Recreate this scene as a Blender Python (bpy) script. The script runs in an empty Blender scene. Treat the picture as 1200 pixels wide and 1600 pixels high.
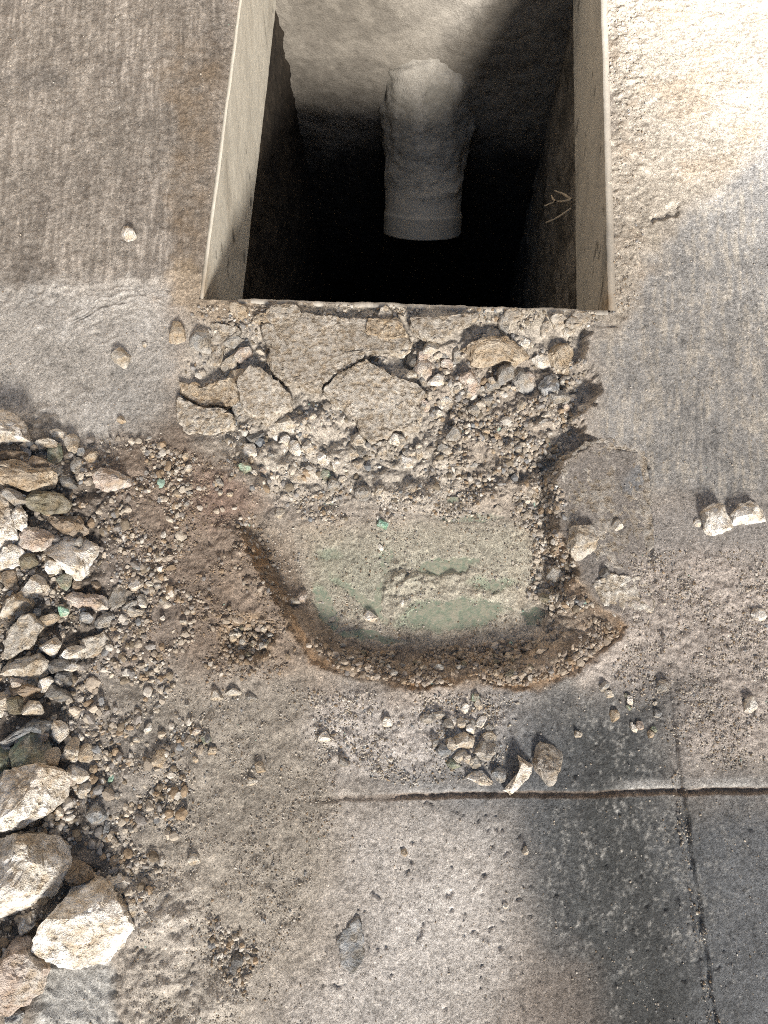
import bpy, bmesh, math, random
import numpy as np

SC = bpy.context.scene
COL = SC.collection

# ------------------------------------------------------------------ camera
F, H = 1200.0, 1.05                      # focal length in photo pixels, lens height above the floor
_n = np.array([43 / F, 329 / F, 1.0]); _n /= np.linalg.norm(_n)
_y = np.array([250 / F, -(_n[0] * 250 / F + 1.0 * _n[2]) / _n[1], 1.0]); _y /= np.linalg.norm(_y)
_x = np.cross(_y, -_n)
RW = np.array([_x, _y, -_n])             # world = RW @ (right, down, forward)


def un(u, v, z=0.0):
    d = RW @ np.array([(u - 600) / F, (v - 800) / F, 1.0])
    t = (z - H) / d[2]
    return np.array([0, 0, H]) + d * t


cam_d = bpy.data.cameras.new('camera')
cam = bpy.data.objects.new('camera', cam_d)
COL.objects.link(cam)
cam_d.sensor_fit = 'VERTICAL'
cam_d.sensor_height = 36.0
cam_d.lens = 36.0 * F / 1600.0
cam_d.clip_start = 0.02
cam_d.clip_end = 200
from mathutils import Matrix, Vector
_m = np.eye(4)
_m[:3, 0] = RW @ np.array([1, 0, 0]); _m[:3, 1] = RW @ np.array([0, -1, 0]); _m[:3, 2] = RW @ np.array([0, 0, -1])
_m[:3, 3] = (0, 0, H)
cam.matrix_world = Matrix(_m.tolist())
SC.camera = cam

# ------------------------------------------------------------------ light
SUN_EL, SUN_AZ = math.radians(27), math.radians(18)
sun_dir = Vector((math.sin(SUN_AZ) * math.cos(SUN_EL), -math.cos(SUN_AZ) * math.cos(SUN_EL), math.sin(SUN_EL)))
sd = bpy.data.lights.new('sun', 'SUN')
sd.energy = 5.0
sd.angle = math.radians(11)
sd.color = (1.0, 0.988, 0.97)
sun = bpy.data.objects.new('sun', sd)
COL.objects.link(sun)
sun.rotation_euler = sun_dir.to_track_quat('Z', 'Y').to_euler()
world = bpy.data.worlds.new('World')
SC.world = world
world.use_nodes = True
nt = world.node_tree
sky = nt.nodes.new('ShaderNodeTexSky')
sky.sky_type = 'NISHITA'
sky.sun_disc = False
sky.sun_elevation = SUN_EL
sky.sun_rotation = math.pi - SUN_AZ
bgn = nt.nodes['Background']
bgn.inputs[1].default_value = 0.05
nt.links.new(sky.outputs[0], bgn.inputs[0])
SC.view_settings.view_transform = 'Standard'
SC.view_settings.look = 'None'
SC.view_settings.exposure = 3.45
SC.view_settings.gamma = 1.0
SC.render.engine = 'CYCLES'
SC.cycles.use_denoising = False
SC.cycles.max_bounces = 6
SC.cycles.filter_width = 0.95
SC.cycles.transparent_max_bounces = 8

# ------------------------------------------------------------------ helpers
rng = np.random.default_rng(7)
PX = 0.00092                              # metres to a photo pixel on the floor


def tag(o, label=None, cat=None, group=None, kind=None):
    if label: o['label'] = label
    if cat: o['category'] = cat
    if group: o['group'] = group
    if kind: o['kind'] = kind
    return o


def ss(a, b, x):
    t = np.clip((x - a) / (b - a), 0, 1)
    return t * t * (3 - 2 * t)


def vnoise(x, y, sx, sy=None, seed=0, ang=None):
    """value noise, about -1..1, feature size sx, sy metres"""
    r = np.random.default_rng(seed)
    if ang is None: ang = r.uniform(0, 3.1)
    sy = sy or sx
    c, s = math.cos(ang), math.sin(ang)
    a = (x * c + y * s) / sx; b = (-x * s + y * c) / sy
    a = a - a.min(); b = b - b.min()
    L = r.uniform(-1, 1, (int(a.max()) + 3, int(b.max()) + 3)).astype(np.float32)
    i = a.astype(np.int32); j = b.astype(np.int32)
    fa = a - i; fb = b - j
    fa = fa * fa * (3 - 2 * fa); fb = fb * fb * (3 - 2 * fb)
    return (L[i, j] * (1 - fa) + L[i + 1, j] * fa) * (1 - fb) + (L[i, j + 1] * (1 - fa) + L[i + 1, j + 1] * fa) * fb


def fbm(x, y, s, n=4, seed=0, g=0.55):
    o = 0; a = 1.0; tot = 0
    for k in range(n):
        o = o + a * vnoise(x, y, s / 2 ** k, seed=seed * 31 + k); tot += a; a *= g
    return o / tot * 1.5


def streak(x, y, sx, sy, seed):
    """random strokes: width sx, length sy, every column with its own phase"""
    r = np.random.default_rng(seed)
    a = x / sx; a = a - a.min(); i = a.astype(np.int32); fa = a - i; fa = fa * fa * (3 - 2 * fa)
    n = int(a.max()) + 3
    ph = r.uniform(0, 50, n); ln = r.uniform(0.6, 1.6, n)
    b0 = y / sy; b0 = b0 - b0.min()
    L = r.uniform(-1, 1, (n, int(b0.max() * 1.7) + 60)).astype(np.float32)
    def colv(k):
        b = b0 * ln[k] + ph[k]; j = b.astype(np.int32); f = b - j; f = f * f * (3 - 2 * f); j = np.minimum(j, L.shape[1] - 2)
        return L[k, j] * (1 - f) + L[k, j + 1] * f
    return colv(i) * (1 - fa) + colv(i + 1) * fa


_L3 = np.random.default_rng(3).uniform(-1, 1, (32, 32, 32)).astype(np.float32)


def vn3(p):
    i = np.floor(p).astype(int); f = p - i; f = f * f * (3 - 2 * f); i = i & 31; k = (i + 1) & 31
    def L(a, b, c): return _L3[a, b, c]
    x0, y0, z0 = i.T; x1, y1, z1 = k.T; fx, fy, fz = f.T
    a = L(x0, y0, z0) * (1 - fx) + L(x1, y0, z0) * fx
    b = L(x0, y1, z0) * (1 - fx) + L(x1, y1, z0) * fx
    c = L(x0, y0, z1) * (1 - fx) + L(x1, y0, z1) * fx
    d = L(x0, y1, z1) * (1 - fx) + L(x1, y1, z1) * fx
    return (a * (1 - fy) + b * fy) * (1 - fz) + (c * (1 - fy) + d * fy) * fz


def fb3(p, n=3, g=0.5):
    o = 0; a = 1.0
    for k in range(n):
        o = o + a * vn3(p * 2 ** k + k * 7.3); a *= g
    return o


def sdpoly(P, u, v):
    """signed distance to polygon P, positive inside"""
    P = np.asarray(P, float); n = len(P)
    d = np.full(u.shape, 1e9); ins = np.zeros(u.shape, bool)
    for k in range(n):
        a = P[k]; b = P[(k + 1) % n]
        ex, ey = b - a
        t = np.clip(((u - a[0]) * ex + (v - a[1]) * ey) / (ex * ex + ey * ey + 1e-9), 0, 1)
        d = np.minimum(d, (u - a[0] - t * ex) ** 2 + (v - a[1] - t * ey) ** 2)
        c = ((a[1] > v) != (b[1] > v)) & (u < ex * (v - a[1]) / (ey + 1e-12) + a[0])
        ins ^= c
    d = np.sqrt(d)
    return np.where(ins, d, -d)


def sdline(P, u, v):
    d = np.full(u.shape, 1e9)
    for a, b in zip(P[:-1], P[1:]):
        ex, ey = b[0] - a[0], b[1] - a[1]
        t = np.clip(((u - a[0]) * ex + (v - a[1]) * ey) / (ex * ex + ey * ey), 0, 1)
        d = np.minimum(d, (u - a[0] - t * ex) ** 2 + (v - a[1] - t * ey) ** 2)
    return np.sqrt(d)


def ell(u, v, cx, cy, rx, ry, rot=0):
    c, s = math.cos(math.radians(rot)), math.sin(math.radians(rot))
    a = ((u - cx) * c + (v - cy) * s) / rx; b = (-(u - cx) * s + (v - cy) * c) / ry
    return np.sqrt(a * a + b * b)


def mesh_np(name, co, faces, mat, parent=None, col=None, smooth=True):
    """faces: (n,3) or (n,4) int array"""
    me = bpy.data.meshes.new(name)
    co = np.ascontiguousarray(co, np.float32); faces = np.ascontiguousarray(faces, np.int32)
    k = faces.shape[1]
    me.vertices.add(len(co)); me.vertices.foreach_set('co', co.ravel())
    me.loops.add(faces.size); me.loops.foreach_set('vertex_index', faces.ravel())
    me.polygons.add(len(faces))
    me.polygons.foreach_set('loop_start', np.arange(0, faces.size, k, dtype=np.int32))
    me.polygons.foreach_set('use_smooth', np.full(len(faces), smooth))
    me.update(calc_edges=True)
    if col is not None:
        at = me.color_attributes.new('Col', 'FLOAT_COLOR', 'POINT')
        c4 = np.ones((len(co), 4), np.float32); c4[:, :3] = col
        at.data.foreach_set('color', c4.ravel())
    me.materials.append(mat)
    o = bpy.data.objects.new(name, me)
    COL.objects.link(o)
    o.parent = parent
    return o


def empty(name, loc=(0, 0, 0)):
    o = bpy.data.objects.new(name, None); COL.objects.link(o); o.location = loc
    o.empty_display_size = 0.05
    return o


def grid_faces(nx, ny):
    i = np.arange(nx * ny).reshape(ny, nx)
    return np.stack([i[:-1, :-1], i[:-1, 1:], i[1:, 1:], i[1:, :-1]], -1).reshape(-1, 4)


# ------------------------------------------------------------------ materials
def vcol_mat(name, rough=0.92, s1=260, s2=900, amt=0.35, bump=0.5, dist=0.002, speck=0.0, spec=0.25, pores=0.0):
    m = bpy.data.materials.new(name); m.use_nodes = True
    t = m.node_tree; N = t.nodes; L = t.links
    b = N['Principled BSDF']; b.inputs['Roughness'].default_value = rough
    b.inputs['Specular IOR Level'].default_value = spec
    at = N.new('ShaderNodeAttribute'); at.attribute_name = 'Col'
    tc = N.new('ShaderNodeTexCoord')
    n1 = N.new('ShaderNodeTexNoise'); n1.inputs['Scale'].default_value = s1; n1.inputs['Detail'].default_value = 5
    n1.inputs['Roughness'].default_value = 0.65
    n2 = N.new('ShaderNodeTexNoise'); n2.inputs['Scale'].default_value = s2; n2.inputs['Detail'].default_value = 3
    for q in (n1, n2): L.new(tc.outputs['Object'], q.inputs['Vector'])
    ad = N.new('ShaderNodeMath'); ad.operation = 'ADD'
    L.new(n1.outputs['Fac'], ad.inputs[0]); L.new(n2.outputs['Fac'], ad.inputs[1])
    mr = N.new('ShaderNodeMapRange'); mr.inputs[1].default_value = 0.65; mr.inputs[2].default_value = 1.35
    mr.inputs[3].default_value = 1 - amt; mr.inputs[4].default_value = 1 + amt
    L.new(ad.outputs[0], mr.inputs[0])
    mu = N.new('ShaderNodeMix'); mu.data_type = 'RGBA'; mu.blend_type = 'MULTIPLY'; mu.inputs[0].default_value = 1
    L.new(at.outputs['Color'], mu.inputs[6]); L.new(mr.outputs[0], mu.inputs[7])
    out = mu.outputs[2]
    if speck:
        vo = N.new('ShaderNodeTexVoronoi'); vo.inputs['Scale'].default_value = 170
        L.new(tc.outputs['Object'], vo.inputs['Vector'])
        cr = N.new('ShaderNodeMapRange'); cr.inputs[1].default_value = 0.12; cr.inputs[2].default_value = 0.22
        cr.inputs[3].default_value = speck; cr.inputs[4].default_value = 0
        L.new(vo.outputs['Distance'], cr.inputs[0])
        sp = N.new('ShaderNodeSeparateColor'); L.new(vo.outputs['Color'], sp.inputs[0])
        gt = N.new('ShaderNodeMath'); gt.operation = 'GREATER_THAN'; gt.inputs[1].default_value = 0.72
        L.new(sp.outputs[0], gt.inputs[0])
        mm = N.new('ShaderNodeMath'); mm.operation = 'MULTIPLY'
        L.new(cr.outputs[0], mm.inputs[0]); L.new(gt.outputs[0], mm.inputs[1])
        mx = N.new('ShaderNodeMix'); mx.data_type = 'RGBA'
        mz = N.new('ShaderNodeMix'); mz.data_type = 'RGBA'; mz.blend_type = 'MULTIPLY'; mz.inputs[0].default_value = 1
        mz.inputs[7].default_value = (2.0, 1.9, 1.75, 1); L.new(out, mz.inputs[6]); L.new(mz.outputs[2], mx.inputs[7])
        L.new(mm.outputs[0], mx.inputs[0]); L.new(out, mx.inputs[6])
        out = mx.outputs[2]
    L.new(out, b.inputs['Base Color'])
    hgt = ad.outputs[0]
    if pores:
        pn = N.new('ShaderNodeTexNoise'); pn.inputs['Scale'].default_value = pores; pn.inputs['Detail'].default_value = 4
        pn.inputs['Roughness'].default_value = 0.6; L.new(tc.outputs['Object'], pn.inputs['Vector'])
        pm = N.new('ShaderNodeMapRange'); pm.inputs[1].default_value = 0.52; pm.inputs[2].default_value = 0.66
        pm.inputs[3].default_value = 0.0; pm.inputs[4].default_value = -1.1
        L.new(pn.outputs['Fac'], pm.inputs[0])
        pa = N.new('ShaderNodeMath'); pa.operation = 'ADD'; L.new(ad.outputs[0], pa.inputs[0]); L.new(pm.outputs[0], pa.inputs[1])
        hgt = pa.outputs[0]
        pc = N.new('ShaderNodeMapRange'); pc.inputs[1].default_value = 0.35; pc.inputs[2].default_value = 0.65
        pc.inputs[3].default_value = 1.15; pc.inputs[4].default_value = 0.62
        L.new(pn.outputs['Fac'], pc.inputs[0])
        px = N.new('ShaderNodeMix'); px.data_type = 'RGBA'; px.blend_type = 'MULTIPLY'; px.inputs[0].default_value = 1
        L.new(out, px.inputs[6])
        tint = N.new('ShaderNodeMix'); tint.data_type = 'RGBA'; tint.inputs[6].default_value = (0.80, 0.72, 0.62, 1); tint.inputs[7].default_value = (1.1, 1.1, 1.1, 1)
        tm = N.new('ShaderNodeMapRange'); tm.inputs[1].default_value = 0.62; tm.inputs[2].default_value = 0.42
        L.new(pn.outputs['Fac'], tm.inputs[0]); L.new(tm.outputs[0], tint.inputs[0])
        L.new(tint.outputs[2], px.inputs[7]); L.new(px.outputs[2], b.inputs['Base Color'])
    bp = N.new('ShaderNodeBump'); bp.inputs['Strength'].default_value = bump; bp.inputs['Distance'].default_value = dist
    L.new(hgt, bp.inputs['Height']); L.new(bp.outputs[0], b.inputs['Normal'])
    return m


def flat_mat(name, c, rough=0.9, c2=None, scale=30, bump=0.2, dist=0.002, spec=0.3):
    m = bpy.data.materials.new(name); m.use_nodes = True
    t = m.node_tree; N = t.nodes; L = t.links
    b = N['Principled BSDF']; b.inputs['Roughness'].default_value = rough
    b.inputs['Specular IOR Level'].default_value = spec
    tc = N.new('ShaderNodeTexCoord')
    n1 = N.new('ShaderNodeTexNoise'); n1.inputs['Scale'].default_value = scale; n1.inputs['Detail'].default_value = 8
    n1.inputs['Roughness'].default_value = 0.65
    L.new(tc.outputs['Object'], n1.inputs['Vector'])
    mx = N.new('ShaderNodeMix'); mx.data_type = 'RGBA'
    c2 = c2 or tuple(q * 0.7 for q in c)
    mx.inputs[6].default_value = (*c, 1); mx.inputs[7].default_value = (*c2, 1)
    mr = N.new('ShaderNodeMapRange'); mr.inputs[1].default_value = 0.38; mr.inputs[2].default_value = 0.66
    L.new(n1.outputs['Fac'], mr.inputs[0]); L.new(mr.outputs[0], mx.inputs[0])
    L.new(mx.outputs[2], b.inputs['Base Color'])
    bp = N.new('ShaderNodeBump'); bp.inputs['Strength'].default_value = bump; bp.inputs['Distance'].default_value = dist
    L.new(n1.outputs['Fac'], bp.inputs['Height']); L.new(bp.outputs[0], b.inputs['Normal'])
    return m


M_ground = vcol_mat('dusty_concrete', s1=480, s2=1100, amt=0.85, bump=0.75, dist=0.0009, speck=0.6)
M_stone = vcol_mat('broken_stone', amt=0.6, s1=160, s2=700, bump=0.8, dist=0.003, rough=0.88, pores=75)
M_grit = vcol_mat('gravel_grit', amt=0.45, s1=300, s2=900, bump=0.3, dist=0.001)
M_pit = vcol_mat('pit_render', amt=0.28, s1=60, s2=260, bump=0.6, dist=0.004)
M_panel = vcol_mat('smooth_cement_face', amt=0.12, s1=25, s2=200, bump=0.2, dist=0.001, rough=0.6, spec=0.4)
M_plate = vcol_mat('broken_slab_concrete', s1=200, s2=900, amt=0.7, bump=0.9, dist=0.0022, speck=0.5, pores=110)
M_plastic = flat_mat('green_plastic', (0.185, 0.225, 0.17), 0.9, (0.34, 0.315, 0.25), 160, 0.7)
M_wall = flat_mat('rendered_wall', (0.42, 0.38, 0.33), 0.95, (0.36, 0.32, 0.28), 6, 0.3)
M_wood = flat_mat('added_window_timber', (0.24, 0.17, 0.11), 0.8, (0.15, 0.10, 0.06), 20)
M_twig = flat_mat('dry_twig', (0.45, 0.38, 0.28), 0.9, (0.3, 0.24, 0.17), 200)
M_mud = flat_mat('wet_mud', (0.05, 0.045, 0.04), 0.7)

M_glass = bpy.data.materials.new('added_dimming_glass'); M_glass.use_nodes = True
_t = M_glass.node_tree
_t.nodes.clear()
_o = _t.nodes.new('ShaderNodeOutputMaterial'); _tr = _t.nodes.new('ShaderNodeBsdfTransparent')
_df = _t.nodes.new('ShaderNodeBsdfDiffuse'); _mx = _t.nodes.new('ShaderNodeMixShader')
_tr.inputs[0].default_value = (0.40, 0.39, 0.375, 1); _df.inputs[0].default_value = (0.4, 0.37, 0.32, 1)  # tint of the added panes, dims the sun on the floor
_mx.inputs[0].default_value = 0.12
_t.links.new(_tr.outputs[0], _mx.inputs[1]); _t.links.new(_df.outputs[0], _mx.inputs[2]); _t.links.new(_mx.outputs[0], _o.inputs[0])

M_roof = M_glass.copy(); M_roof.name = 'added_sky_filter'
for _n in M_roof.node_tree.nodes:
    if _n.type == 'BSDF_TRANSPARENT': _n.inputs[0].default_value = (0.72, 0.695, 0.655, 1)  # tint of the added overhead sheet, sets the sky fill

# ------------------------------------------------------------------ pit outline on the floor
XL = un(318, 455)[0]; XR = un(950, 480)[0]; YN = un(640, 474)[1]; YF = 1.50
PANEL_D = 0.225

# ------------------------------------------------------------------ the floor as a height field
STEP = 0.00175
gx = np.arange(-0.90, 0.68, STEP); gy = np.arange(-0.50, 1.36, STEP)
NX, NY = len(gx), len(gy)
X, Y = np.meshgrid(gx, gy)
X = X.astype(np.float64); Y = Y.astype(np.float64)
# photo-plan coordinates (floor plan measured off the photograph)
_RI = RW.T
_d = np.stack([X, Y, np.full_like(X, -H)], -1) @ RW
U = 600 + F * _d[..., 0] / _d[..., 2]; V = 800 + F * _d[..., 1] / _d[..., 2]
del _d
n1 = fbm(X, Y, 0.10, 5, 1); n2 = fbm(X, Y, 0.03, 4, 2); n3 = fbm(X, Y, 0.010, 3, 3); n4 = fbm(X, Y, 0.0045, 2, 4)
n5 = fbm(X, Y, 0.22, 4, 5); n6 = np.random.default_rng(8).normal(0, 1, X.shape); n6 = (n6 + np.roll(n6, 1, 0) + np.roll(n6, 1, 1) + np.roll(np.roll(n6, 1, 0), 1, 1)) / 3.2
WU = U + 14 * n2 + 22 * n1; WV = V + 14 * fbm(X, Y, 0.03, 4, 12) + 22 * fbm(X, Y, 0.1, 4, 11)
WU1 = U + 5 * n2 + 4 * n3; WV1 = V + 5 * fbm(X, Y, 0.03, 4, 12) + 4 * fbm(X, Y, 0.010, 3, 13)

CRATER = [(300, 505), (330, 490), (420, 480), (700, 478), (925, 485), (928, 515), (918, 560), (945, 598), (935, 628), (908, 650), (938, 688),
          (886, 716), (868, 760), (874, 830), (898, 875), (905, 905), (935, 945), (985, 985), (930, 1030), (900, 1052),
          (835, 1078), (735, 1066), (650, 1078), (560, 1066), (490, 1036), (462, 1000), (440, 955), (402, 885),
          (376, 830), (385, 790), (405, 760), (380, 735), (330, 700), (285, 680), (270, 640), (285, 580)]
dc = sdpoly(CRATER, WU1, WV1)
# broad field of floor levels
h = 0.0022 * n5 + (0.0014 * n1 + 0.0005 * n2) * 0.6
brush_l = streak(X + 0.09 * Y + 0.004 * n1, Y, 0.0036, 0.045, 21) + 0.7 * streak(X + 0.10 * Y, Y, 0.0052, 0.02, 22)
brush_r = streak(X - 0.05 * Y + 0.003 * n1, Y, 0.0036, 0.06, 23) + 0.7 * streak(X - 0.04 * Y, Y, 0.006, 0.025, 24)
m_ul = ss(-12, 12, sdpoly([(-300, -300), (385, -300), (330, 436), (270, 432), (150, 444), (-300, 475)], WU1, WV1))
m_trow = ss(-25, 25, sdpoly([(-300, 478), (150, 448), (262, 436), (275, 560), (240, 650), (140, 700), (-300, 690)], WU, WV))
m_trow2 = ss(-8, 14, sdpoly([(40, 1455), (110, 1490), (180, 1500), (176, 1560), (200, 1700), (20, 1700), (58, 1560)], WU1, WV1))
m_tan = ss(-22, 22, sdpoly([(925, -300), (1500, -300), (1500, 120), (1190, 190), (1120, 290), (1045, 340), (1010, 420), (975, 520), (945, 530)], WU, WV))
m_rb = ss(-14, 30, sdpoly([(945, 300), (1700, -50), (1700, 830), (1120, 800), (1005, 770), (935, 690), (945, 600), (920, 540)], WU, WV)) * (1 - m_tan)
m_lobe = ss(-10, 10, sdpoly([(940, 690), (1005, 705), (1015, 860), (1010, 960), (965, 985), (930, 945), (895, 880), (868, 830), (870, 750), (890, 715)], WU1, WV1))
m_pink = ss(-35, 35, sdpoly([(1010, 880), (1130, 870), (1700, 860), (1700, 1180), (1190, 1180), (1075, 1215), (1040, 1120), (960, 1085), (935, 1050), (985, 985)], WU, WV))
m_pale = ss(-40, 45, sdpoly([(520, 1085), (835, 1090), (800, 1160), (720, 1200), (640, 1225), (520, 1230), (480, 1150)], WU, WV))
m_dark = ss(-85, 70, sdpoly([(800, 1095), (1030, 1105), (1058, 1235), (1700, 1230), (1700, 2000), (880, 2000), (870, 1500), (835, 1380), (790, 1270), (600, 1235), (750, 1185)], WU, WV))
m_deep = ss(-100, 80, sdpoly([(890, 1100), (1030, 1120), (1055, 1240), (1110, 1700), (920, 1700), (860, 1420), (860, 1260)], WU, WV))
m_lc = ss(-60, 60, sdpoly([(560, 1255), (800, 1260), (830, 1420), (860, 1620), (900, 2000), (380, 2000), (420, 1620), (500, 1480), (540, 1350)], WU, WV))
m_lb = ss(-60, 60, sdpoly([(150, 1060), (480, 1060), (540, 1240), (520, 1400), (430, 1560), (430, 2000), (200, 2000), (200, 1450), (120, 1200)], WU, WV))
m_soil = ss(-35, 35, sdpoly([(120, 700), (280, 680), (400, 740), (395, 800), (440, 950), (470, 1040), (330, 1060), (200, 1050), (120, 900)], WU, WV))
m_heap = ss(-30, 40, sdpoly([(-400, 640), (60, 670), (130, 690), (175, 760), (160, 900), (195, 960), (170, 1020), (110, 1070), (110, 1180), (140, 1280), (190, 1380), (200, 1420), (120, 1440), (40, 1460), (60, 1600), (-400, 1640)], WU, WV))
m_heap2 = ss(-50, 60, sdpoly([(-400, 700), (150, 740), (240, 900), (280, 1000), (180, 1100), (310, 1150), (270, 1240), (200, 1330), (210, 1400), (-400, 1500)], WU, WV))
m_strip = ss(-18, 18, sdpoly([(270, 60), (345, 80), (330, 430), (285, 410), (262, 250)], WU, WV))
m_rub = ss(-20, 30, sdpoly([(300, 490), (930, 485), (915, 640), (870, 740), (870, 800), (640, 800), (440, 780), (300, 700), (270, 640)], WU, WV))
m_rr = ss(-20, 35, sdpoly([(700, 520), (920, 540), (900, 640), (870, 740), (880, 840), (940, 940), (860, 940), (850, 830), (740, 790), (700, 680), (640, 600)], WU, WV))

# surface textures of the slab
rough = 0.0009 * n3 + 0.0008 * n4
h += rough * (0.14 - 0.12 * m_ul - 0.10 * m_rb + 0.5 * m_pink + 0.6 * m_pale + 0.35 * m_lc + 0.1 * m_tan)
h += 0.00042 * n6 * (0.32 - 0.14 * m_ul - 0.12 * m_rb - 0.1 * m_trow + 0.5 * m_pink + 0.5 * m_pale + 0.4 * m_lc + 0.5 * m_tan)
h += 0.0005 * brush_l * m_ul * (0.55 + 0.5 * n1) + 0.0004 * brush_r * m_rb
h += m_tan * (0.0025 + 0.0018 * n2 * (n2 > 0) + 0.0004 * n3)
# lumps and pock marks in the tan mortar beside the frame
strip_r = ss(110, 20, U - 950) * (V < 480)
h += strip_r * 0.0014 * n3
# trowel swirls
cx, cy = U + 40 * fbm(X, Y, 0.09, 3, 31), V + 40 * fbm(X, Y, 0.09, 3, 32)
def arcs(px_, py_, seed, w=4.5):
    r_ = np.hypot(cx - px_, cy - py_); a_ = np.arctan2(cy - py_, cx - px_)
    return streak(r_, a_ * 300, w, 60, seed)


pick1 = ss(-0.2, 0.2, fbm(X, Y, 0.12, 2, 33))
sw = arcs(250, 760, 37) * pick1 + arcs(30, 360, 38) * (1 - pick1)
sw = sw * np.clip(0.5 + fbm(X, Y, 0.05, 3, 34), 0, 1.2)
h += 0.0011 * sw * m_trow
sw2 = arcs(40, 1640, 39, 7.5) * np.clip(0.8 + fbm(X, Y, 0.05, 3, 36), 0, 1.2)
h += 0.0022 * sw2 * m_trow2
h -= 0.010 * m_trow2
# joint at the upper left: the upper slab sits a little proud
jl = sdline([(-300, 476), (150, 444), (262, 432)], WU1, WV1)
h += 0.003 * m_ul * ss(470, 380, U * 0 + V) * 0 + 0.0025 * ss(10, 0, jl) * (0.5 + n2)
h += 0.0022 * m_ul
ck = sdline([(938, 688), (962, 700), (1000, 704), (1014, 730)], U + 4 * n2, V + 4 * n1)
h -= 0.004 * ss(2.6, 1.0, ck)
# scored joints
gv = sdline([(380, 1250), (700, 1240), (860, 1238), (1060, 1234), (1400, 1228)], U + 3 * n2, V + 2.5 * n2)
gap = ss(400, 660, U + 60 * n1)
gt = V + 2.5 * n2 - np.interp(U, [500, 700, 860, 1060, 1400], [1246, 1240, 1238, 1234, 1228])
h -= (0.0038 + 0.002 * n1) * ss(8, 5, gt) * ss(-7, 1, gt) * gap * (1 - 0.8 * ss(0.15, 0.7, n1) * ss(700, 560, U))
h += 0.0006 * ss(12, 2, np.abs(V - 1222 + (U - 700) * 0.018)) * gap * ss(1400, 500, U)
gw = sdline([(1008, 700), (1018, 880), (1040, 1060), (1063, 1235), (1085, 1380), (1118, 1600), (1150, 1800)], U + 3 * n2, V)
h -= 0.0065 * ss(6.5, 3.0, gw) * ss(690, 760, V) * np.where(V > 1235, 1.0, 0.55 + 0.45 * n1)
h += 0.0025 * ss(12, 7, gw) * (V > 1235)
# pock marks in the smooth screed
vo = vnoise(X, Y, 0.011, seed=41) * 0.6 + vnoise(X, Y, 0.007, seed=42) * 0.6
v2 = vnoise(X, Y, 0.0055, seed=43) * 0.75 + vnoise(X, Y, 0.02, seed=44) * 0.45
h -= 0.0028 * ss(0.72, 0.85, v2) * np.clip(m_lc + m_dark * 0.4 + m_pale * 0.7 + 0.5 * m_pink + 0.3 * m_rb + 0.3 * m_tan, 0, 1)
h -= 0.0032 * ss(0.70, 0.95, vo) * np.clip(m_lc + m_dark * 0.6 + m_pale * 0.6 + 0.3 * m_rb, 0, 1)
# shallow flaked lip in the tan mortar
fl = sdpoly([(1010, 345), (1052, 318), (1060, 325), (1030, 350), (1015, 352)], WU1, WV1)
h -= 0.006 * ss(-4, 3, fl)

# heap and mounds of debris
h += 0.030 * m_heap * ss(170, 30, U) + 0.006 * m_heap2 * (0.7 + 0.6 * n2) + 0.004 * m_heap * n3
h += m_soil * (0.008 + 0.005 * n1 + 0.0022 * n3)
h += m_lb * (0.0025 + 0.002 * n2 + 0.0010 * n3)
h += m_pink * (0.002 + 0.0012 * n3) + m_pale * (0.002 + 0.0012 * n3)
lump = ss(-30, 25, sdpoly([(205, 1385), (330, 1400), (330, 1440), (320, 1520), (400, 1560), (340, 1640), (215, 1660), (190, 1560), (200, 1480)], WU, WV))
h += lump * (0.006 + 0.004 * n2 + 0.0016 * n3)

# the broken-out hollow
depth = np.interp(V, [470, 500, 560, 640, 720, 790, 860, 1000, 1080], [0.0, 0.008, 0.015, 0.018, 0.025, 0.033, 0.039, 0.041, 0.039])
depth = depth + 0.011 * ss(760, 860, U) * ss(505, 560, V) * ss(960, 860, V)
wall_w = np.interp(V, [480, 520, 700, 800, 950, 1060], [30, 14, 14, 14, 24, 46])
leftness = ss(420, 330, U) * ss(830, 780, V)
wall_w = wall_w + 90 * leftness + 60 * ss(780, 900, U) * ss(900, 980, V) + 14 * n2 * ss(850, 950, V)
hol = ss(0, 1, np.clip(dc / wall_w, 0, 1)) if False else np.clip(dc / wall_w, 0, 1) ** 0.85
hol = np.where(dc > 0, hol * (1 - 0.75 * ss(860, 960, V)) + 0.75 * ss(860, 960, V) * ss(0, 1, np.clip(dc / (wall_w * 1.25), 0, 1)), 0)
rubble_n = 0.008 * n2 * m_rub + 0.003 * np.abs(n3) * m_rub
soil_bank = 0.026 * ss(75, 15, dc) * ss(920, 1000, V)          # loose soil slumped along the lower wall
bank_r = 0.019 * ss(115, 15, dc + 25 * n1) * ss(730, 800, V) * ss(760, 880, U)
bank_l = 0.008 * ss(75, 20, dc) * ss(560, 470, U) * ss(760, 830, V)
inner = -depth + rubble_n + soil_bank + bank_r + bank_l + 0.0035 * n2 + 0.0016 * n3
# the plastic lid lies in the hollow; dust lies over it, thin or gone in places


def lid_z(u, v):
    return -0.039 + 0.000045 * (v - 900) * -0.35 + 0.010 * (1 - ((u - 660) / 260.0) ** 2) * 0.6


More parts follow.
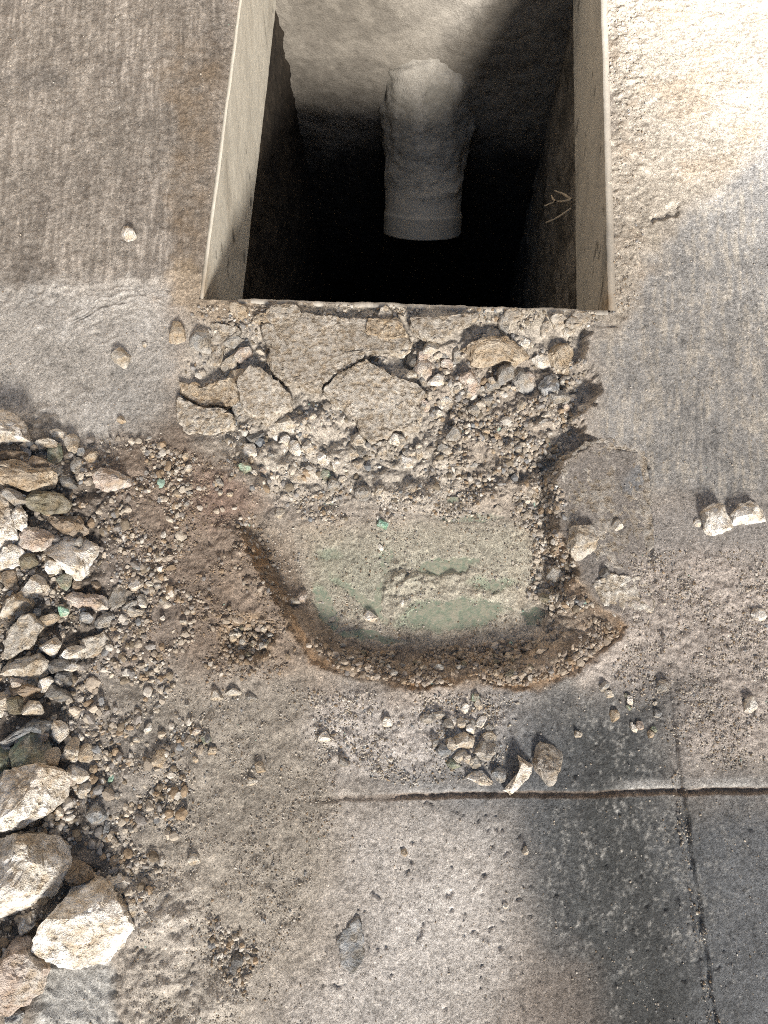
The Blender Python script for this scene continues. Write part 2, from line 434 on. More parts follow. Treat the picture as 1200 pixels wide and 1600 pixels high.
LID = [(452, 800), (560, 792), (660, 789), (800, 788), (850, 800), (862, 850), (868, 930), (850, 985), (760, 1000), (660, 1010), (580, 1004), (520, 985), (480, 940), (455, 880)]
dl = sdpoly(LID, WU1, WV1)
lid_d = lid_z(U, V)
bare = np.zeros_like(U)
for (cx_, cy_, rx_, ry_, ro_, am_) in [(705, 955, 92, 26, -4, 1.0), (703, 877, 52, 13, -4, 1.0), (560, 930, 62, 8, 44, 0.8), (505, 945, 14, 40, -22, 0.9), (575, 990, 60, 8, 8, 0.8),
                                       (588, 930, 9, 34, 4, 0.6), (512, 860, 26, 12, 0, 0.5), (600, 870, 14, 30, 0, 0.45), (735, 802, 60, 9, 0, 0.5), (840, 960, 22, 20, 0, 0.5), (775, 905, 45, 14, 0, 0.62)]:
    bare = np.maximum(bare, am_ * ss(1.35, 0.45, ell(WU1, WV1, cx_, cy_, rx_, ry_, ro_)))
dust_t = 0.0013 + 0.0006 * n2 + 0.0005 * n3 + 0.0005 * n4 + 0.0003 * n6 - 0.0027 * bare
ridge = ss(1.3, 0.3, ell(WU, WV, 700, 912, 120, 18, 0)) + ss(1.3, 0.4, ell(WU, WV, 640, 930, 45, 40, 0))
dust_t += 0.0028 * ridge * (0.8 + n3) * (1 - bare)
bl = ss(-45, 4, dl)
inner = np.where(dl > 0, np.maximum(lid_d + dust_t, np.where(bare > 0.3, -1, inner)), np.maximum(inner, inner * (1 - bl) + (lid_d + 0.003 + 0.002 * n2 + 0.0012 * n3) * bl))
h = np.where(dc > 0, h * (1 - hol) + inner * hol, h)
h += 0.006 * ss(48, 8, -dc) * (dc < 0) * ss(500, 440, U) * ss(800, 850, V) * ss(1040, 980, V)
# ragged lip of the broken slab, right side, plus little pebble-filled hole at the left
dp = ell(WU1, WV1, 388, 1000, 44, 40)
h -= 0.015 * ss(1.0, 0.45, dp)
rim = ss(14, 0, np.abs(dc)) * ss(850, 700, U * 0 + V) * 0
h += 0.003 * ss(26, 4, -dc) * (dc < 0) * (V > 830) * (0.6 + n2)
# cement ledge along the sump's near edge
led = sdpoly([(400, 470), (950, 470), (950, 500), (830, 512), (740, 500), (600, 498), (480, 500), (420, 500)], WU1, WV1)
h = np.where(led > 0, h * (1 - ss(0, 6, led)) + ss(0, 6, led) * (-0.003 + 0.002 * n2 + 0.003 * n3 * ss(700, 560, U)), h)
# keep the floor just under the frame's top arris
edge = np.minimum(np.minimum(np.abs(X - XL), np.abs(X - XR)), np.abs(Y - YN))
near_edge = ss(0.03, 0.004, edge) * (Y > YN - 0.03) * (X > XL - 0.03) * (X < XR + 0.03)
h = h * (1 - near_edge) + near_edge * (-0.001 + 0.0022 * n2 + 0.0016 * n3)

# colours of the ground's materials, with some light and shade put in
def C(*c): return np.array(c, float)


def mix(a, b, m):
    m = np.clip(m, 0, 1)[..., None]
    return a * (1 - m) + b * m


col = np.empty(U.shape + (3,)); col[:] = C(.30, .262, .222)
col = mix(col, C(.228, .203, .174), m_ul)  # duller slab: its weaker light is put into this colour
col = mix(col, C(.17, .15, .13), m_ul * ss(0.0, 0.8, fbm(X, Y, 0.12, 4, 51)) * 0.85)
col = mix(col, C(.33, .295, .255), m_ul * ss(-0.1, 0.9, brush_l * (0.7 + 0.5 * n1)) * 0.8)
col = mix(col, C(.15, .13, .11), m_ul * ss(0.0, 1.0, -brush_l + 0.4 * n6) * 0.75)
col = mix(col, C(.16, .125, .09), m_strip * (0.6 + 0.5 * n2))
col = mix(col, C(.31, .29, .262), m_trow)
col = mix(col, C(.40, .385, .36), m_trow * ss(0.1, 0.9, fbm(X, Y, 0.06, 3, 52)) * 0.5)
col = mix(col, C(.43, .41, .38), m_trow * ss(0.25, 0.9, sw) * 0.6)
col = mix(col, C(.20, .185, .165), m_trow * ss(0.25, 0.9, -sw) * 0.6)
col = mix(col, C(.255, .245, .23), m_rb)
col = mix(col, C(.33, .30, .255), m_rb * ss(-0.3, 0.9, brush_r * 0.7 + 0.5 * n4 + 0.4 * n2) * 0.85)
col = mix(col, C(.135, .133, .13), m_rb * ss(0.3, 1.0, -brush_r * 0.6 + 0.5 * fbm(X, Y, 0.09, 3, 53)) * 0.6)
col = mix(col, C(.345, .305, .25), m_tan)
col = mix(col, C(.30, .235, .17), m_tan * ss(0.1, 0.8, fbm(X, Y, 0.05, 4, 54)) * 0.6)
col = mix(col, C(.26, .24, .22), ss(-30, 30, sdpoly([(940, 780), (1700, 800), (1700, 890), (1020, 900), (1000, 960), (930, 900)], WU, WV)))
col = mix(col, C(.19, .172, .155), m_lobe * 0.9)
col = mix(col, C(.38, .335, .295), m_pink)
col = mix(col, C(.30, .268, .225), m_lb)
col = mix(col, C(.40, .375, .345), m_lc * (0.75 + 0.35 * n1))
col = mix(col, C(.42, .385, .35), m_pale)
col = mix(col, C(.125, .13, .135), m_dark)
col = mix(col, C(.065, .067, .066), m_deep)  # bare dark screed plus a soft shadow band, both put into the colour
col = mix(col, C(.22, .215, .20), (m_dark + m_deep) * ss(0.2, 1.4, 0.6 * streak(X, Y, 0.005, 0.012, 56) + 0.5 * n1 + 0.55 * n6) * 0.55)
col = mix(col, C(.19, .16, .135), ss(-50, 50, sdpoly([(820, 1490), (920, 1500), (960, 1700), (760, 1700), (780, 1560)], WU, WV)) * 0.7)
col = mix(col, C(.36, .35, .33), ss(11, 4, np.abs(V - 1231 + (U - 700) * 0.018)) * gap * np.clip(0.05 + 0.8 * n1 + 0.3 * n2, 0, 0.7))  # sunlit edge of the joint lip, painted as a broken pale line
col = mix(col, C(.20, .15, .11), ss(7, 4, np.abs(gt - 4)) * gap * 0.7)
col = mix(col, C(.20, .155, .12), m_soil * 0.9)
col = mix(col, C(.17, .125, .09), m_soil * ss(0.0, 0.8, n1) * 0.8)
col = mix(col, C(.22, .20, .18), m_heap2 * 0.6)
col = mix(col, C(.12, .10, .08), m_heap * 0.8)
col = mix(col, C(.36, .35, .325), m_trow2)
col = mix(col, C(.22, .21, .19), m_trow2 * ss(0.2, 0.9, -sw2) * 0.6)
col = mix(col, C(.37, .335, .29), lump * (0.6 + 0.5 * n2))
col = mix(col, C(.40, .36, .305), m_rub * 0.9)
col = mix(col, C(.25, .21, .17), m_rr * 0.7)
# hollow
inn = ss(-3, 6, dc)
m_low = ss(790, 830, V) * inn
col = mix(col, C(.37, .325, .265), m_low)
col = mix(col, C(.30, .245, .19), m_low * ss(0.0, 0.8, n2))
brown = m_low * np.clip(ss(70, 30, dc) * ss(800, 860, V) + ss(985, 1025, V), 0, 1)
col = mix(col, C(.25, .205, .16), brown)
col = mix(col, C(.20, .15, .11), ss(50, 20, dl) * (dl < 0) * m_low * 0.3)
orange = ss(15, 3, np.abs(dc - 6 - 5 * n2)) * ss(800, 850, V) * (ss(880, 560, U) * 0.8 + 0.3 + 0.4 * ss(930, 1000, V))
col = mix(col, C(.30, .185, .095), np.clip(orange, 0, 1) * np.clip(0.45 + 0.6 * n2 + 0.4 * n1, 0, 0.85))
col = mix(col, C(.26, .19, .125), ss(1.15, 0.95, dp) * 0.8)
col = mix(col, C(.13, .105, .08), ss(0.8, 0.5, dp) * 0.8)
col = mix(col, C(.36, .32, .26), ss(-2, 8, led))
col = mix(col, C(.27, .20, .12), ss(-12, 14, sdpoly([(310, 400), (345, 430), (470, 468), (470, 480), (340, 490), (270, 470), (280, 430)], WU, WV)) * 0.45)
col = mix(col, C(.27, .215, .165), ss(70, 4, -dc) * (dc < 0) * ss(830, 960, V) * np.clip(0.35 + 0.5 * n1 + 0.3 * n2, 0, 1) * ss(760, 620, np.abs(U - 640) * 0 + U))
# bits of green dust and stain in the dust film over the lid
col = mix(col, C(.33, .325, .26), ss(0, 45, dl) * (0.35 + 0.3 * n1))
col = mix(col, C(.29, .30, .235), (dl > 0) * ss(0.9, 0.2, ell(WU, WV, 545, 890, 110, 75)) * 0.5)
col = mix(col, C(.22, .25, .185), (dl > 0) * ss(0.15, 0.75, bare + 0.2 * n2) * 0.85)
# stains
for (cx_, cy_, rx_, ry_, c_, a_) in [(495, 545, 40, 18, (.17, .11, .05), .5), (560, 548, 45, 16, (.24, .24, .24), .6), (980, 735, 30, 14, (.2, .21, .22), .6),
                                     (350, 780, 60, 40, (.24, .165, .13), .6), (55, 130, 60, 20, (.13, .12, .11), .4)]:
    col = mix(col, C(*c_), a_ * ss(1.3, 0.4, ell(WU, WV, cx_, cy_, rx_, ry_)))
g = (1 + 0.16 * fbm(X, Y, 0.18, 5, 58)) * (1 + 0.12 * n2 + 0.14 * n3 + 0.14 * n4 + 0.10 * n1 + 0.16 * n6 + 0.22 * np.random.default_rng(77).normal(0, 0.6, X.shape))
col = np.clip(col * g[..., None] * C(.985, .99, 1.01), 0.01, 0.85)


def ground_z(x, y):
    i = np.clip((np.asarray(x) - gx[0]) / STEP, 0, NX - 1.001); j = np.clip((np.asarray(y) - gy[0]) / STEP, 0, NY - 1.001)
    i0 = i.astype(int); j0 = j.astype(int); fi = i - i0; fj = j - j0
    return (h[j0, i0] * (1 - fi) + h[j0, i0 + 1] * fi) * (1 - fj) + (h[j0 + 1, i0] * (1 - fi) + h[j0 + 1, i0 + 1] * fi) * fj


faces = grid_faces(NX, NY)
fxc = X.ravel()[faces].mean(1); fyc = Y.ravel()[faces].mean(1)
keep = ~((fxc > XL - 0.005) & (fxc < XR + 0.004) & (fyc > YN - 0.004))
faces = faces[keep]
co = np.stack([X, Y, h], -1).reshape(-1, 3)
# outer floor: a coarse ring that carries the same sheet to the walls
bx = [-2.2, gx[0] + 0.004, gx[-1] - 0.004, 2.2]; by = [-1.75, gy[0] + 0.004, gy[-1] - 0.004, 3.4]
ring_v = []; ring_f = []
base = len(co)
for a in range(3):
    for b_ in range(3):
        if a == 1 and b_ == 1: continue
        if a == 1 and b_ == 2:
            rects = [(bx[1], XL - 0.012, by[2], by[3]), (XR + 0.012, bx[2], by[2], by[3]), (XL - 0.012, XR + 0.012, YF + 0.012, by[3])]
        else:
            rects = [(bx[a], bx[a + 1], by[b_], by[b_ + 1])]
        for (x0, x1, y0, y1) in rects:
            k = base + len(ring_v)
            ring_v += [(x0, y0, -0.003), (x1, y0, -0.003), (x1, y1, -0.003), (x0, y1, -0.003)]
            ring_f.append((k, k + 1, k + 2, k + 3))
co = np.vstack([co, np.array(ring_v)])
faces = np.vstack([faces, np.array(ring_f)])
vcol = np.vstack([col.reshape(-1, 3), np.tile(C(.32, .28, .24), (len(ring_v), 1))])
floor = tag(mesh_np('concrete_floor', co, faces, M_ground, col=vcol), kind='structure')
del co, faces, fxc, fyc

# ------------------------------------------------------------------ added room round the spot, out of view, shaping the light
def boxes(name, bl, mat, parent=None):
    v = []; f = []
    for (x0, x1, y0, y1, z0, z1) in bl:
        k = len(v)
        v += [(x0, y0, z0), (x1, y0, z0), (x1, y1, z0), (x0, y1, z0), (x0, y0, z1), (x1, y0, z1), (x1, y1, z1), (x0, y1, z1)]
        f += [(k, k + 3, k + 2, k + 1), (k + 4, k + 5, k + 6, k + 7), (k, k + 1, k + 5, k + 4), (k + 1, k + 2, k + 6, k + 5), (k + 2, k + 3, k + 7, k + 6), (k + 3, k, k + 4, k + 7)]
    return mesh_np(name, np.array(v, float), np.array(f), mat, parent, smooth=False)


WY = -1.75                               # inner face of the added window wall
HC = 2.6
tag(boxes('wall_left', [(-2.35, -2.2, WY, 3.4, 0, HC)], M_wall), kind='structure')
tag(boxes('wall_right', [(2.2, 2.35, WY, 3.4, 0, HC)], M_wall), kind='structure')
tag(boxes('wall_far', [(-2.35, 2.35, 3.4, 3.55, 0, HC)], M_wall), kind='structure')
tag(boxes('added_ceiling', [(-2.35, 2.35, WY - 0.15, 3.55, HC + 0.002, HC + 0.008)], M_roof), kind='structure')   # added translucent sheet, unseen, to soften the sky fill
# added unseen wall towards the sun, shaping its light, with a wide window; the pane at its upper right is missing
WX0, WX1, WZ0, WZ1 = -0.95, 1.95, 0.35, 2.15
tag(boxes('added_sun_wall', [(-2.2, WX0, WY - 0.15, WY, 0, HC), (WX1, 2.2, WY - 0.15, WY, 0, HC), (WX0, WX1, WY - 0.15, WY, 0, WZ0), (WX0, WX1, WY - 0.15, WY, WZ1, HC)], M_wall), kind='structure')
PATCH_U, PATCH_V = 1050, 40  # floor spot that the added pane gap is placed to brighten
pw = un(PATCH_U, PATCH_V)
tt = (pw[1] - WY) / -sun_dir.y
px_, pz_ = pw[0] + sun_dir.x * tt, sun_dir.z * tt
win = empty('added_window', (0.5, WY - 0.07, WZ0))
tag(win, 'added timber-framed dusty panes behind the camera, out of view, shaping the sunlight', 'added_window')
def wbox(name, bl, mat):
    return boxes(name, [(a - 0.5, b - 0.5, c - WY + 0.07, d - WY + 0.07, e - WZ0, f_ - WZ0) for (a, b, c, d, e, f_) in bl], mat, win)
wbox('frame', [(WX0, WX1, WY - 0.09, WY - 0.05, WZ0, WZ0 + 0.04), (WX0, WX1, WY - 0.09, WY - 0.05, WZ1 - 0.04, WZ1), (WX0, WX0 + 0.04, WY - 0.09, WY - 0.05, WZ0 + 0.04, WZ1 - 0.04), (WX1 - 0.04, WX1, WY - 0.09, WY - 0.05, WZ0 + 0.04, WZ1 - 0.04)], M_wood)
wbox('pane', [(WX0 + 0.04, WX1 - 0.04, WY - 0.072, WY - 0.068, WZ0 + 0.04, pz_)], M_glass)
wbox('pane', [(WX0 + 0.04, px_, WY - 0.072, WY - 0.068, pz_ + 0.001, WZ1 - 0.04)], M_glass)

# ------------------------------------------------------------------ the sump
pit = empty('sump_pit', (0, YN, 0))
tag(pit, 'deep rectangular concrete sump with smooth upper faces, black inside', 'drain pit')


def wall_grid(name, p0, du, dv, lu, lv, step, amp, basecol, col2, seed, mat, thick_dir=None, scale=0.05, fine=1.0):
    nu = max(2, int(lu / step)); nv = max(2, int(lv / step))
    a, b = np.meshgrid(np.linspace(0, lu, nu), np.linspace(0, lv, nv))
    n = np.cross(du, dv)
    d = amp * (fbm(a, b, scale, 4, seed) + 0.5 * fine * fbm(a, b, scale * 0.22, 3, seed + 1))
    p = np.array(p0) + a[..., None] * np.array(du) + b[..., None] * np.array(dv) + d[..., None] * n
    p = p - np.array(pit.location)
    m = ss(-0.3, 0.7, fbm(a, b, scale * 1.5, 4, seed + 2))
    c = np.array(basecol) * (1 - m[..., None]) + np.array(col2) * m[..., None]
    return p, c, grid_faces(nu, nv), a, b


def pit_wall(name, *args, parent=None):
    p, c, f, a, b = wall_grid(name, *args)
    return mesh_np(name, p.reshape(-1, 3), f, args[10], parent or pit, col=c.reshape(-1, 3))


WD = 2.2
ex, ey, ez = np.array([1., 0, 0]), np.array([0, 1., 0]), np.array([0, 0, -1.])
# lower rough walls
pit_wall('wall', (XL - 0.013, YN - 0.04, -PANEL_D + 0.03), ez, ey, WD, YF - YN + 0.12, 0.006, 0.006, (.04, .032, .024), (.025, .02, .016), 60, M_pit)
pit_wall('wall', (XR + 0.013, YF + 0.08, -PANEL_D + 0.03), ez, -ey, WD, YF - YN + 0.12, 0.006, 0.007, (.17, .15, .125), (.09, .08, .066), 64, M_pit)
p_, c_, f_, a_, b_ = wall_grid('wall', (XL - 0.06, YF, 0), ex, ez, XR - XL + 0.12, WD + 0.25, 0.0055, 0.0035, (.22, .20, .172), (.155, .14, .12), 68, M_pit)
pit_shade = ss(0.60, 0.80, b_ + 0.10 * fbm(a_, b_, 0.15, 4, 71))
c_ = mix(c_, C(.035, .032, .028), pit_shade)  # far wall fades to near-black with depth: pit shade painted in
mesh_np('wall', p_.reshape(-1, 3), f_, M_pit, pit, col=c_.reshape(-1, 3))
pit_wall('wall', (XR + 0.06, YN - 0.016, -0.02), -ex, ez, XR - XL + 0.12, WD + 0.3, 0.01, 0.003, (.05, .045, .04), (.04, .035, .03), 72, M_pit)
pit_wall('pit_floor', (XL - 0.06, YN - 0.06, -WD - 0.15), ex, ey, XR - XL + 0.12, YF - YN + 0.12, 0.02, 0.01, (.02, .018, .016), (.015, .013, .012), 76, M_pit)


def panel(x_in, side, seed, c1, c2, zt):
    """smooth formed face: a slab with its own thickness, face towards the pit"""
    ly = YF - YN + 0.006
    nu, nv = 150, 90
    a, b = np.meshgrid(np.linspace(0, ly, nu), np.linspace(0, PANEL_D, nv))
    d = 0.0009 * fbm(a, b, 0.08, 4, seed) + 0.0004 * fbm(a, b, 0.015, 3, seed + 1)
    er = 0.0 * ss(PANEL_D - 0.012, PANEL_D, b) * (0.4 + fbm(a, b, 0.02, 3, seed + 5))
    x = x_in + side * (d + er) ; z = zt - b + 0.0015 * fbm(a, b * 0, 0.05, 3, seed + 3) * ss(0.02, 0, b)
    p1 = np.stack([x, YN - 0.003 + a, z], -1)
    th = 0.011
    top = np.stack([np.full(nu, x_in + side * th), YN - 0.003 + a[0], np.full(nu, zt - (0.007 if side < 0 else 0.0005))], -1)
    back = top.copy(); back[:, 2] = zt - PANEL_D
    P = np.concatenate([p1.reshape(-1, 3), top, back])
    f = list(map(tuple, grid_faces(nu, nv)))
    o1 = nu * nv
    for k in range(nu - 1):
        f.append((k, o1 + k, o1 + k + 1, k + 1)); f.append((o1 + k, o1 + nu + k, o1 + nu + k + 1, o1 + k + 1))
        e = (nv - 1) * nu
        f.append((e + k, e + k + 1, o1 + nu + k + 1, o1 + nu + k))
    m = ss(-0.2, 0.9, fbm(a + 0.6 * b, b, 0.12, 5, seed + 7)); m2 = ss(0.45, 0.75, vnoise(a, b, 0.05, 0.012, seed + 8, 2.3) * 0.7 + 0.5 * fbm(a, b, 0.02, 3, seed + 9))
    stain = ss(0.10, 0.0, a) * (0.6 + 0.5 * fbm(a, b, 0.04, 3, seed + 10))
    c = np.array(c1) * (1 - m[..., None]) + np.array(c2) * m[..., None]
    c = c * (1 - 0.6 * m2[..., None] * (fbm(a, b, 0.15, 2, seed + 11) > 0.1)[..., None])
    c = mix(c, C(.28, .20, .12), stain)
    cc = np.concatenate([c.reshape(-1, 3), np.tile(C(.33, .295, .25), (nu, 1)), np.tile(C(.3, .28, .24), (nu, 1))])
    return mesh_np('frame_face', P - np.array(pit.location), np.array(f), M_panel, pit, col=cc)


panel(XL, -1, 80, (.68, .64, .55), (.50, .46, .385), -0.001)  # lighter than the opposite face: sunlit side put into the colour
panel(XR, 1, 90, (.44, .41, .355), (.27, .255, .225), 0.002)  # same cement painted darker, as the side turned from the sun
# near arris: thin cement edge along the front of the sump
nu = 260
a = np.linspace(XL + 0.055, XR, nu)
prof = [(-0.010, -0.0075), (-0.0085, 0.0005), (-0.001, 0.001), (0.0015, -0.006), (0.001, -0.10), (-0.010, -0.10)]
P = []; cc = []
z0n = fbm(a, a * 0, 0.06, 4, 99); y1n = fbm(a, a * 0, 0.012, 3, 97); y0n = fbm(a, a * 0, 0.03, 4, 98)
for k, (dy, dz) in enumerate(prof):
    P.append(np.stack([a, YN + dy + 0.0012 * y0n, dz + -0.0015 + 0.003 * z0n + 0.0015 * y1n], -1)); cc.append(C(.37, .34, .295) * (1 + 0.25 * y1n)[:, None])
P = np.concatenate(P); cc = np.concatenate(cc)
f = [(k * nu + i, k * nu + i + 1, (k + 1) * nu + i + 1, (k + 1) * nu + i) for k in range(len(prof) - 1) for i in range(nu - 1)]
mesh_np('arris', P - np.array(pit.location), np.array(f), M_panel, pit, col=cc)

# the pipe stub that leaves the far wall
PIPE_DROP = math.radians(46)
PR = 0.100


def on_far_wall(u, v):
    d = un(u, v, -1.0) - np.array([0, 0, H])
    return np.array([0, 0, H]) + d * (YF / d[1])


p0 = on_far_wall(668, 112)
PXC, PZC = float(p0[0]), float(p0[2]) - 0.92 * PR / math.cos(PIPE_DROP)
PL = 0.30
for PL in np.arange(0.12, 0.5, 0.005):                # long enough to end where the photograph shows its lip
    e_ = np.array([PXC, YF - PL * math.cos(PIPE_DROP) - PR * math.sin(PIPE_DROP), PZC - PL * math.sin(PIPE_DROP) + PR * math.cos(PIPE_DROP)])
    q_ = RW.T @ (e_ - np.array([0, 0, H]))
    if 800 + F * q_[1] / q_[2] > 374: break
print('PIPE', PXC, PZC, PL)
pipe = empty('drain_pipe', (PXC, YF, PZC))
pipe.rotation_euler = (PIPE_DROP, 0, 0)
tag(pipe, 'mortar-smeared round pipe stub jutting down from the sump wall', 'pipe')
nu, nv = 96, 150
th, s = np.meshgrid(np.linspace(0, 2 * math.pi, nu, endpoint=False), np.linspace(0, 1, nv))
ylen = PL + 0.20
yy = 0.20 - s * ylen
smear = ss(0.80, 0.68, s + 0.10 * fbm(th * 0.1, s, 0.15, 3, 110))
ring = 0.006 * np.exp(-((s - 0.80) / 0.013) ** 2) * (0.5 + 0.8 * np.abs(fbm(th * 0.1, s, 0.1, 3, 115)))
rr = PR * (0.99 + 0.04 * s + 0.03 * ss(0.885, 0.89, s)) + smear * (0.001 + 0.007 * fbm(th * PR, s * ylen, 0.05, 4, 111) + 0.002 * fbm(th * PR, s * ylen, 0.014, 3, 112)) + 0.0006 * fbm(th * PR, s * ylen, 0.02, 3, 113) + smear * 0.0022 * fbm(s * ylen + 0.02 * np.sin(th * 2), th * 0 + 0.004 * th, 0.02, 3, 119)
wy = yy * math.cos(PIPE_DROP) - rr * np.cos(th) * math.sin(PIPE_DROP)        # distance in front of the sump wall
collar = ss(-0.13, 0.02, wy)
rr = rr + 0.024 * collar ** 1.8 * (0.8 + 0.5 * fbm(th * PR, s * ylen, 0.06, 3, 114)) + 0.004 * collar * fbm(th * PR, s * ylen, 0.015, 3, 117)
P = np.stack([rr * np.sin(th), yy, rr * np.cos(th)], -1).reshape(-1, 3)
fi = np.arange(nu * nv).reshape(nv, nu)
f = np.stack([fi[:-1], np.roll(fi[:-1], -1, 1), np.roll(fi[1:], -1, 1), fi[1:]], -1).reshape(-1, 4)
m = ss(-0.3, 0.6, fbm(th * PR, s * ylen, 0.06, 4, 116))
c = mix(np.broadcast_to(C(.35, .325, .285), th.shape + (3,)), C(.27, .25, .215), m)
c = mix(c, C(.60, .53, .43), ss(0.55, 0.86, s + 0.05 * fbm(th * PR, s * ylen, 0.05, 3, 118)))
c = mix(c, C(.44, .39, .31), ss(0.88, 0.90, s) * 0.5)
# mortar and bare pipe are two parts
cut = int(nv * 0.80)
nfc = (cut) * nu
mesh_np('mortar_coating', P[: (cut + 1) * nu], f[:cut * nu], M_pit, pipe, col=c.reshape(-1, 3)[: (cut + 1) * nu])
P2 = P[cut * nu:]; c2 = c.reshape(-1, 3)[cut * nu:]
f2 = f[cut * nu:] - cut * nu
last = len(P2) - nu
inn_v = []
for (k_, dy) in ((0.90, 0.0), (0.90, 0.12)):
    q = P2[last:].copy(); q[:, 0] *= k_ ; q[:, 2] *= k_; q[:, 1] += dy; inn_v.append(q)
P2 = np.concatenate([P2] + inn_v); c2 = np.concatenate([c2, np.tile(C(.2, .18, .15), (2 * nu, 1))])
r_ = np.arange(nu); r2_ = np.roll(r_, -1)
f2 = np.concatenate([f2] + [np.stack([last + k * nu + r_, last + k * nu + r2_, last + (k + 1) * nu + r2_, last + (k + 1) * nu + r_], -1) for k in range(2)])
mesh_np('pipe_end', P2, f2, M_panel, pipe, col=c2)


def tube(name, pts, r0, r1, mat, parent=None, off=(0, 0, 0), k=7):
    pts = [np.array(p, float) for p in pts]; n = len(pts); P = []
    for i, p in enumerate(pts):
        d = pts[min(i + 1, n - 1)] - pts[max(i - 1, 0)]; d /= np.linalg.norm(d)
        a = np.cross(d, [0, 0, 1.0]); a /= np.linalg.norm(a) + 1e-9; b = np.cross(d, a)
        r = r0 + (r1 - r0) * i / (n - 1)
        for j in range(k):
            t = 2 * math.pi * j / k
            P.append(p + r * (a * math.cos(t) + b * math.sin(t)) - np.array(off))
    f = [(i * k + j, i * k + (j + 1) % k, (i + 1) * k + (j + 1) % k, (i + 1) * k + j) for i in range(n - 1) for j in range(k)]
    return mesh_np(name, np.array(P), np.array(f), mat, parent)


tz = -0.29
tw = empty('dry_twig', un(882, 314, tz))
tag(tw, 'small forked dry twig poking from the sump side wall', 'twig')
tl = tuple(tw.location)
for pts in ([(893, 312), (882, 315), (868, 315), (851, 322)], [(868, 315), (864, 311), (862, 306)], [(893, 312), (880, 303), (867, 298)], [(893, 326), (878, 336), (866, 343), (853, 348)]):
    tube('stem' if len(pts) == 4 else 'shoot', [un(u, v, tz - 0.012 * i) for i, (u, v) in enumerate(pts)], 0.0030, 0.0016, M_twig, tw, tl)

# the plastic lid in the hollow
nu, nv = 120, 70
uu, vv = np.meshgrid(np.linspace(430, 885, nu), np.linspace(775, 1020, nv))
pts = np.array([un(a_, b_, -0.05)[:2] for a_, b_ in zip(uu.ravel(), vv.ravel())])
lz = lid_z(uu, vv).ravel()
P = np.concatenate([np.column_stack([pts, lz]), np.column_stack([pts, lz - 0.006])])
gf = grid_faces(nu, nv)
f = np.concatenate([gf, gf[:, ::-1] + nu * nv])
sel = sdpoly(LID, uu, vv).ravel()
keepf = (sel[gf] > -9).all(1)
f = np.concatenate([gf[keepf], gf[keepf][:, ::-1] + nu * nv])
lid = mesh_np('buried_plastic_lid', P, f, M_plastic)
tag(lid, 'dust-covered green plastic lid exposed at the bottom of the hollow', 'lid')

# ------------------------------------------------------------------ stones
_ico = {}


def ico(s):
    if s not in _ico:
        bm = bmesh.new(); bmesh.ops.create_icosphere(bm, subdivisions=s, radius=1.0)
        v = np.array([w.co[:] for w in bm.verts]); f = np.array([[w.index for w in q.verts] for q in bm.faces]); bm.free()
        _ico[s] = (v, f)
    return _ico[s]


KIND = {
    'white': ((.75, .735, .705), (.57, .535, .48)), 'pale': ((.53, .505, .46), (.41, .365, .30)), 'tan': ((.44, .375, .29), (.35, .285, .21)),
    'brown': ((.25, .195, .145), (.18, .14, .10)), 'grey': ((.27, .27, .265), (.38, .36, .33)), 'dark': ((.085, .09, .098), (.16, .16, .155)),
    'blue': ((.18, .205, .235), (.36, .37, .38)), 'olive': ((.17, .155, .105), (.10, .095, .07)), 'green': ((.19, .235, .18), (.30, .29, .24)),
    'turq': ((.24, .42, .33), (.38, .48, .42)), 'pink': ((.45, .375, .33), (.52, .48, .44)), 'plate': ((.46, .43, .385), (.40, .375, .335)),
    'lobe': ((.31, .29, .262), (.25, .23, .208)), 'slab': ((.46, .425, .375), (.36, .325, .28)),
}
occ = h.copy()


def radial(poly, th):
    """distance from the origin to a polygon (star-shaped) at angles th"""
    P = np.asarray(poly); best = np.zeros_like(th)
    c, s = np.cos(th), np.sin(th)
    for k in range(len(P)):
        a = P[k]; e = P[(k + 1) % len(P)] - a
        den = c * e[1] - s * e[0]
        den = np.where(np.abs(den) < 1e-9, 1e-9, den)
        t = (a[0] * e[1] - a[1] * e[0]) / den
        w = (a[0] * s - a[1] * c) / np.where(np.abs(den) < 1e-9, 1e-9, den)
        ok = (t > 0) & (w > -1e-6) & (w < 1 + 1e-6)
        best = np.where(ok & (t > best), t, best)
    bad = best == 0
    if bad.any(): best[bad] = np.median(best[~bad])
    return best


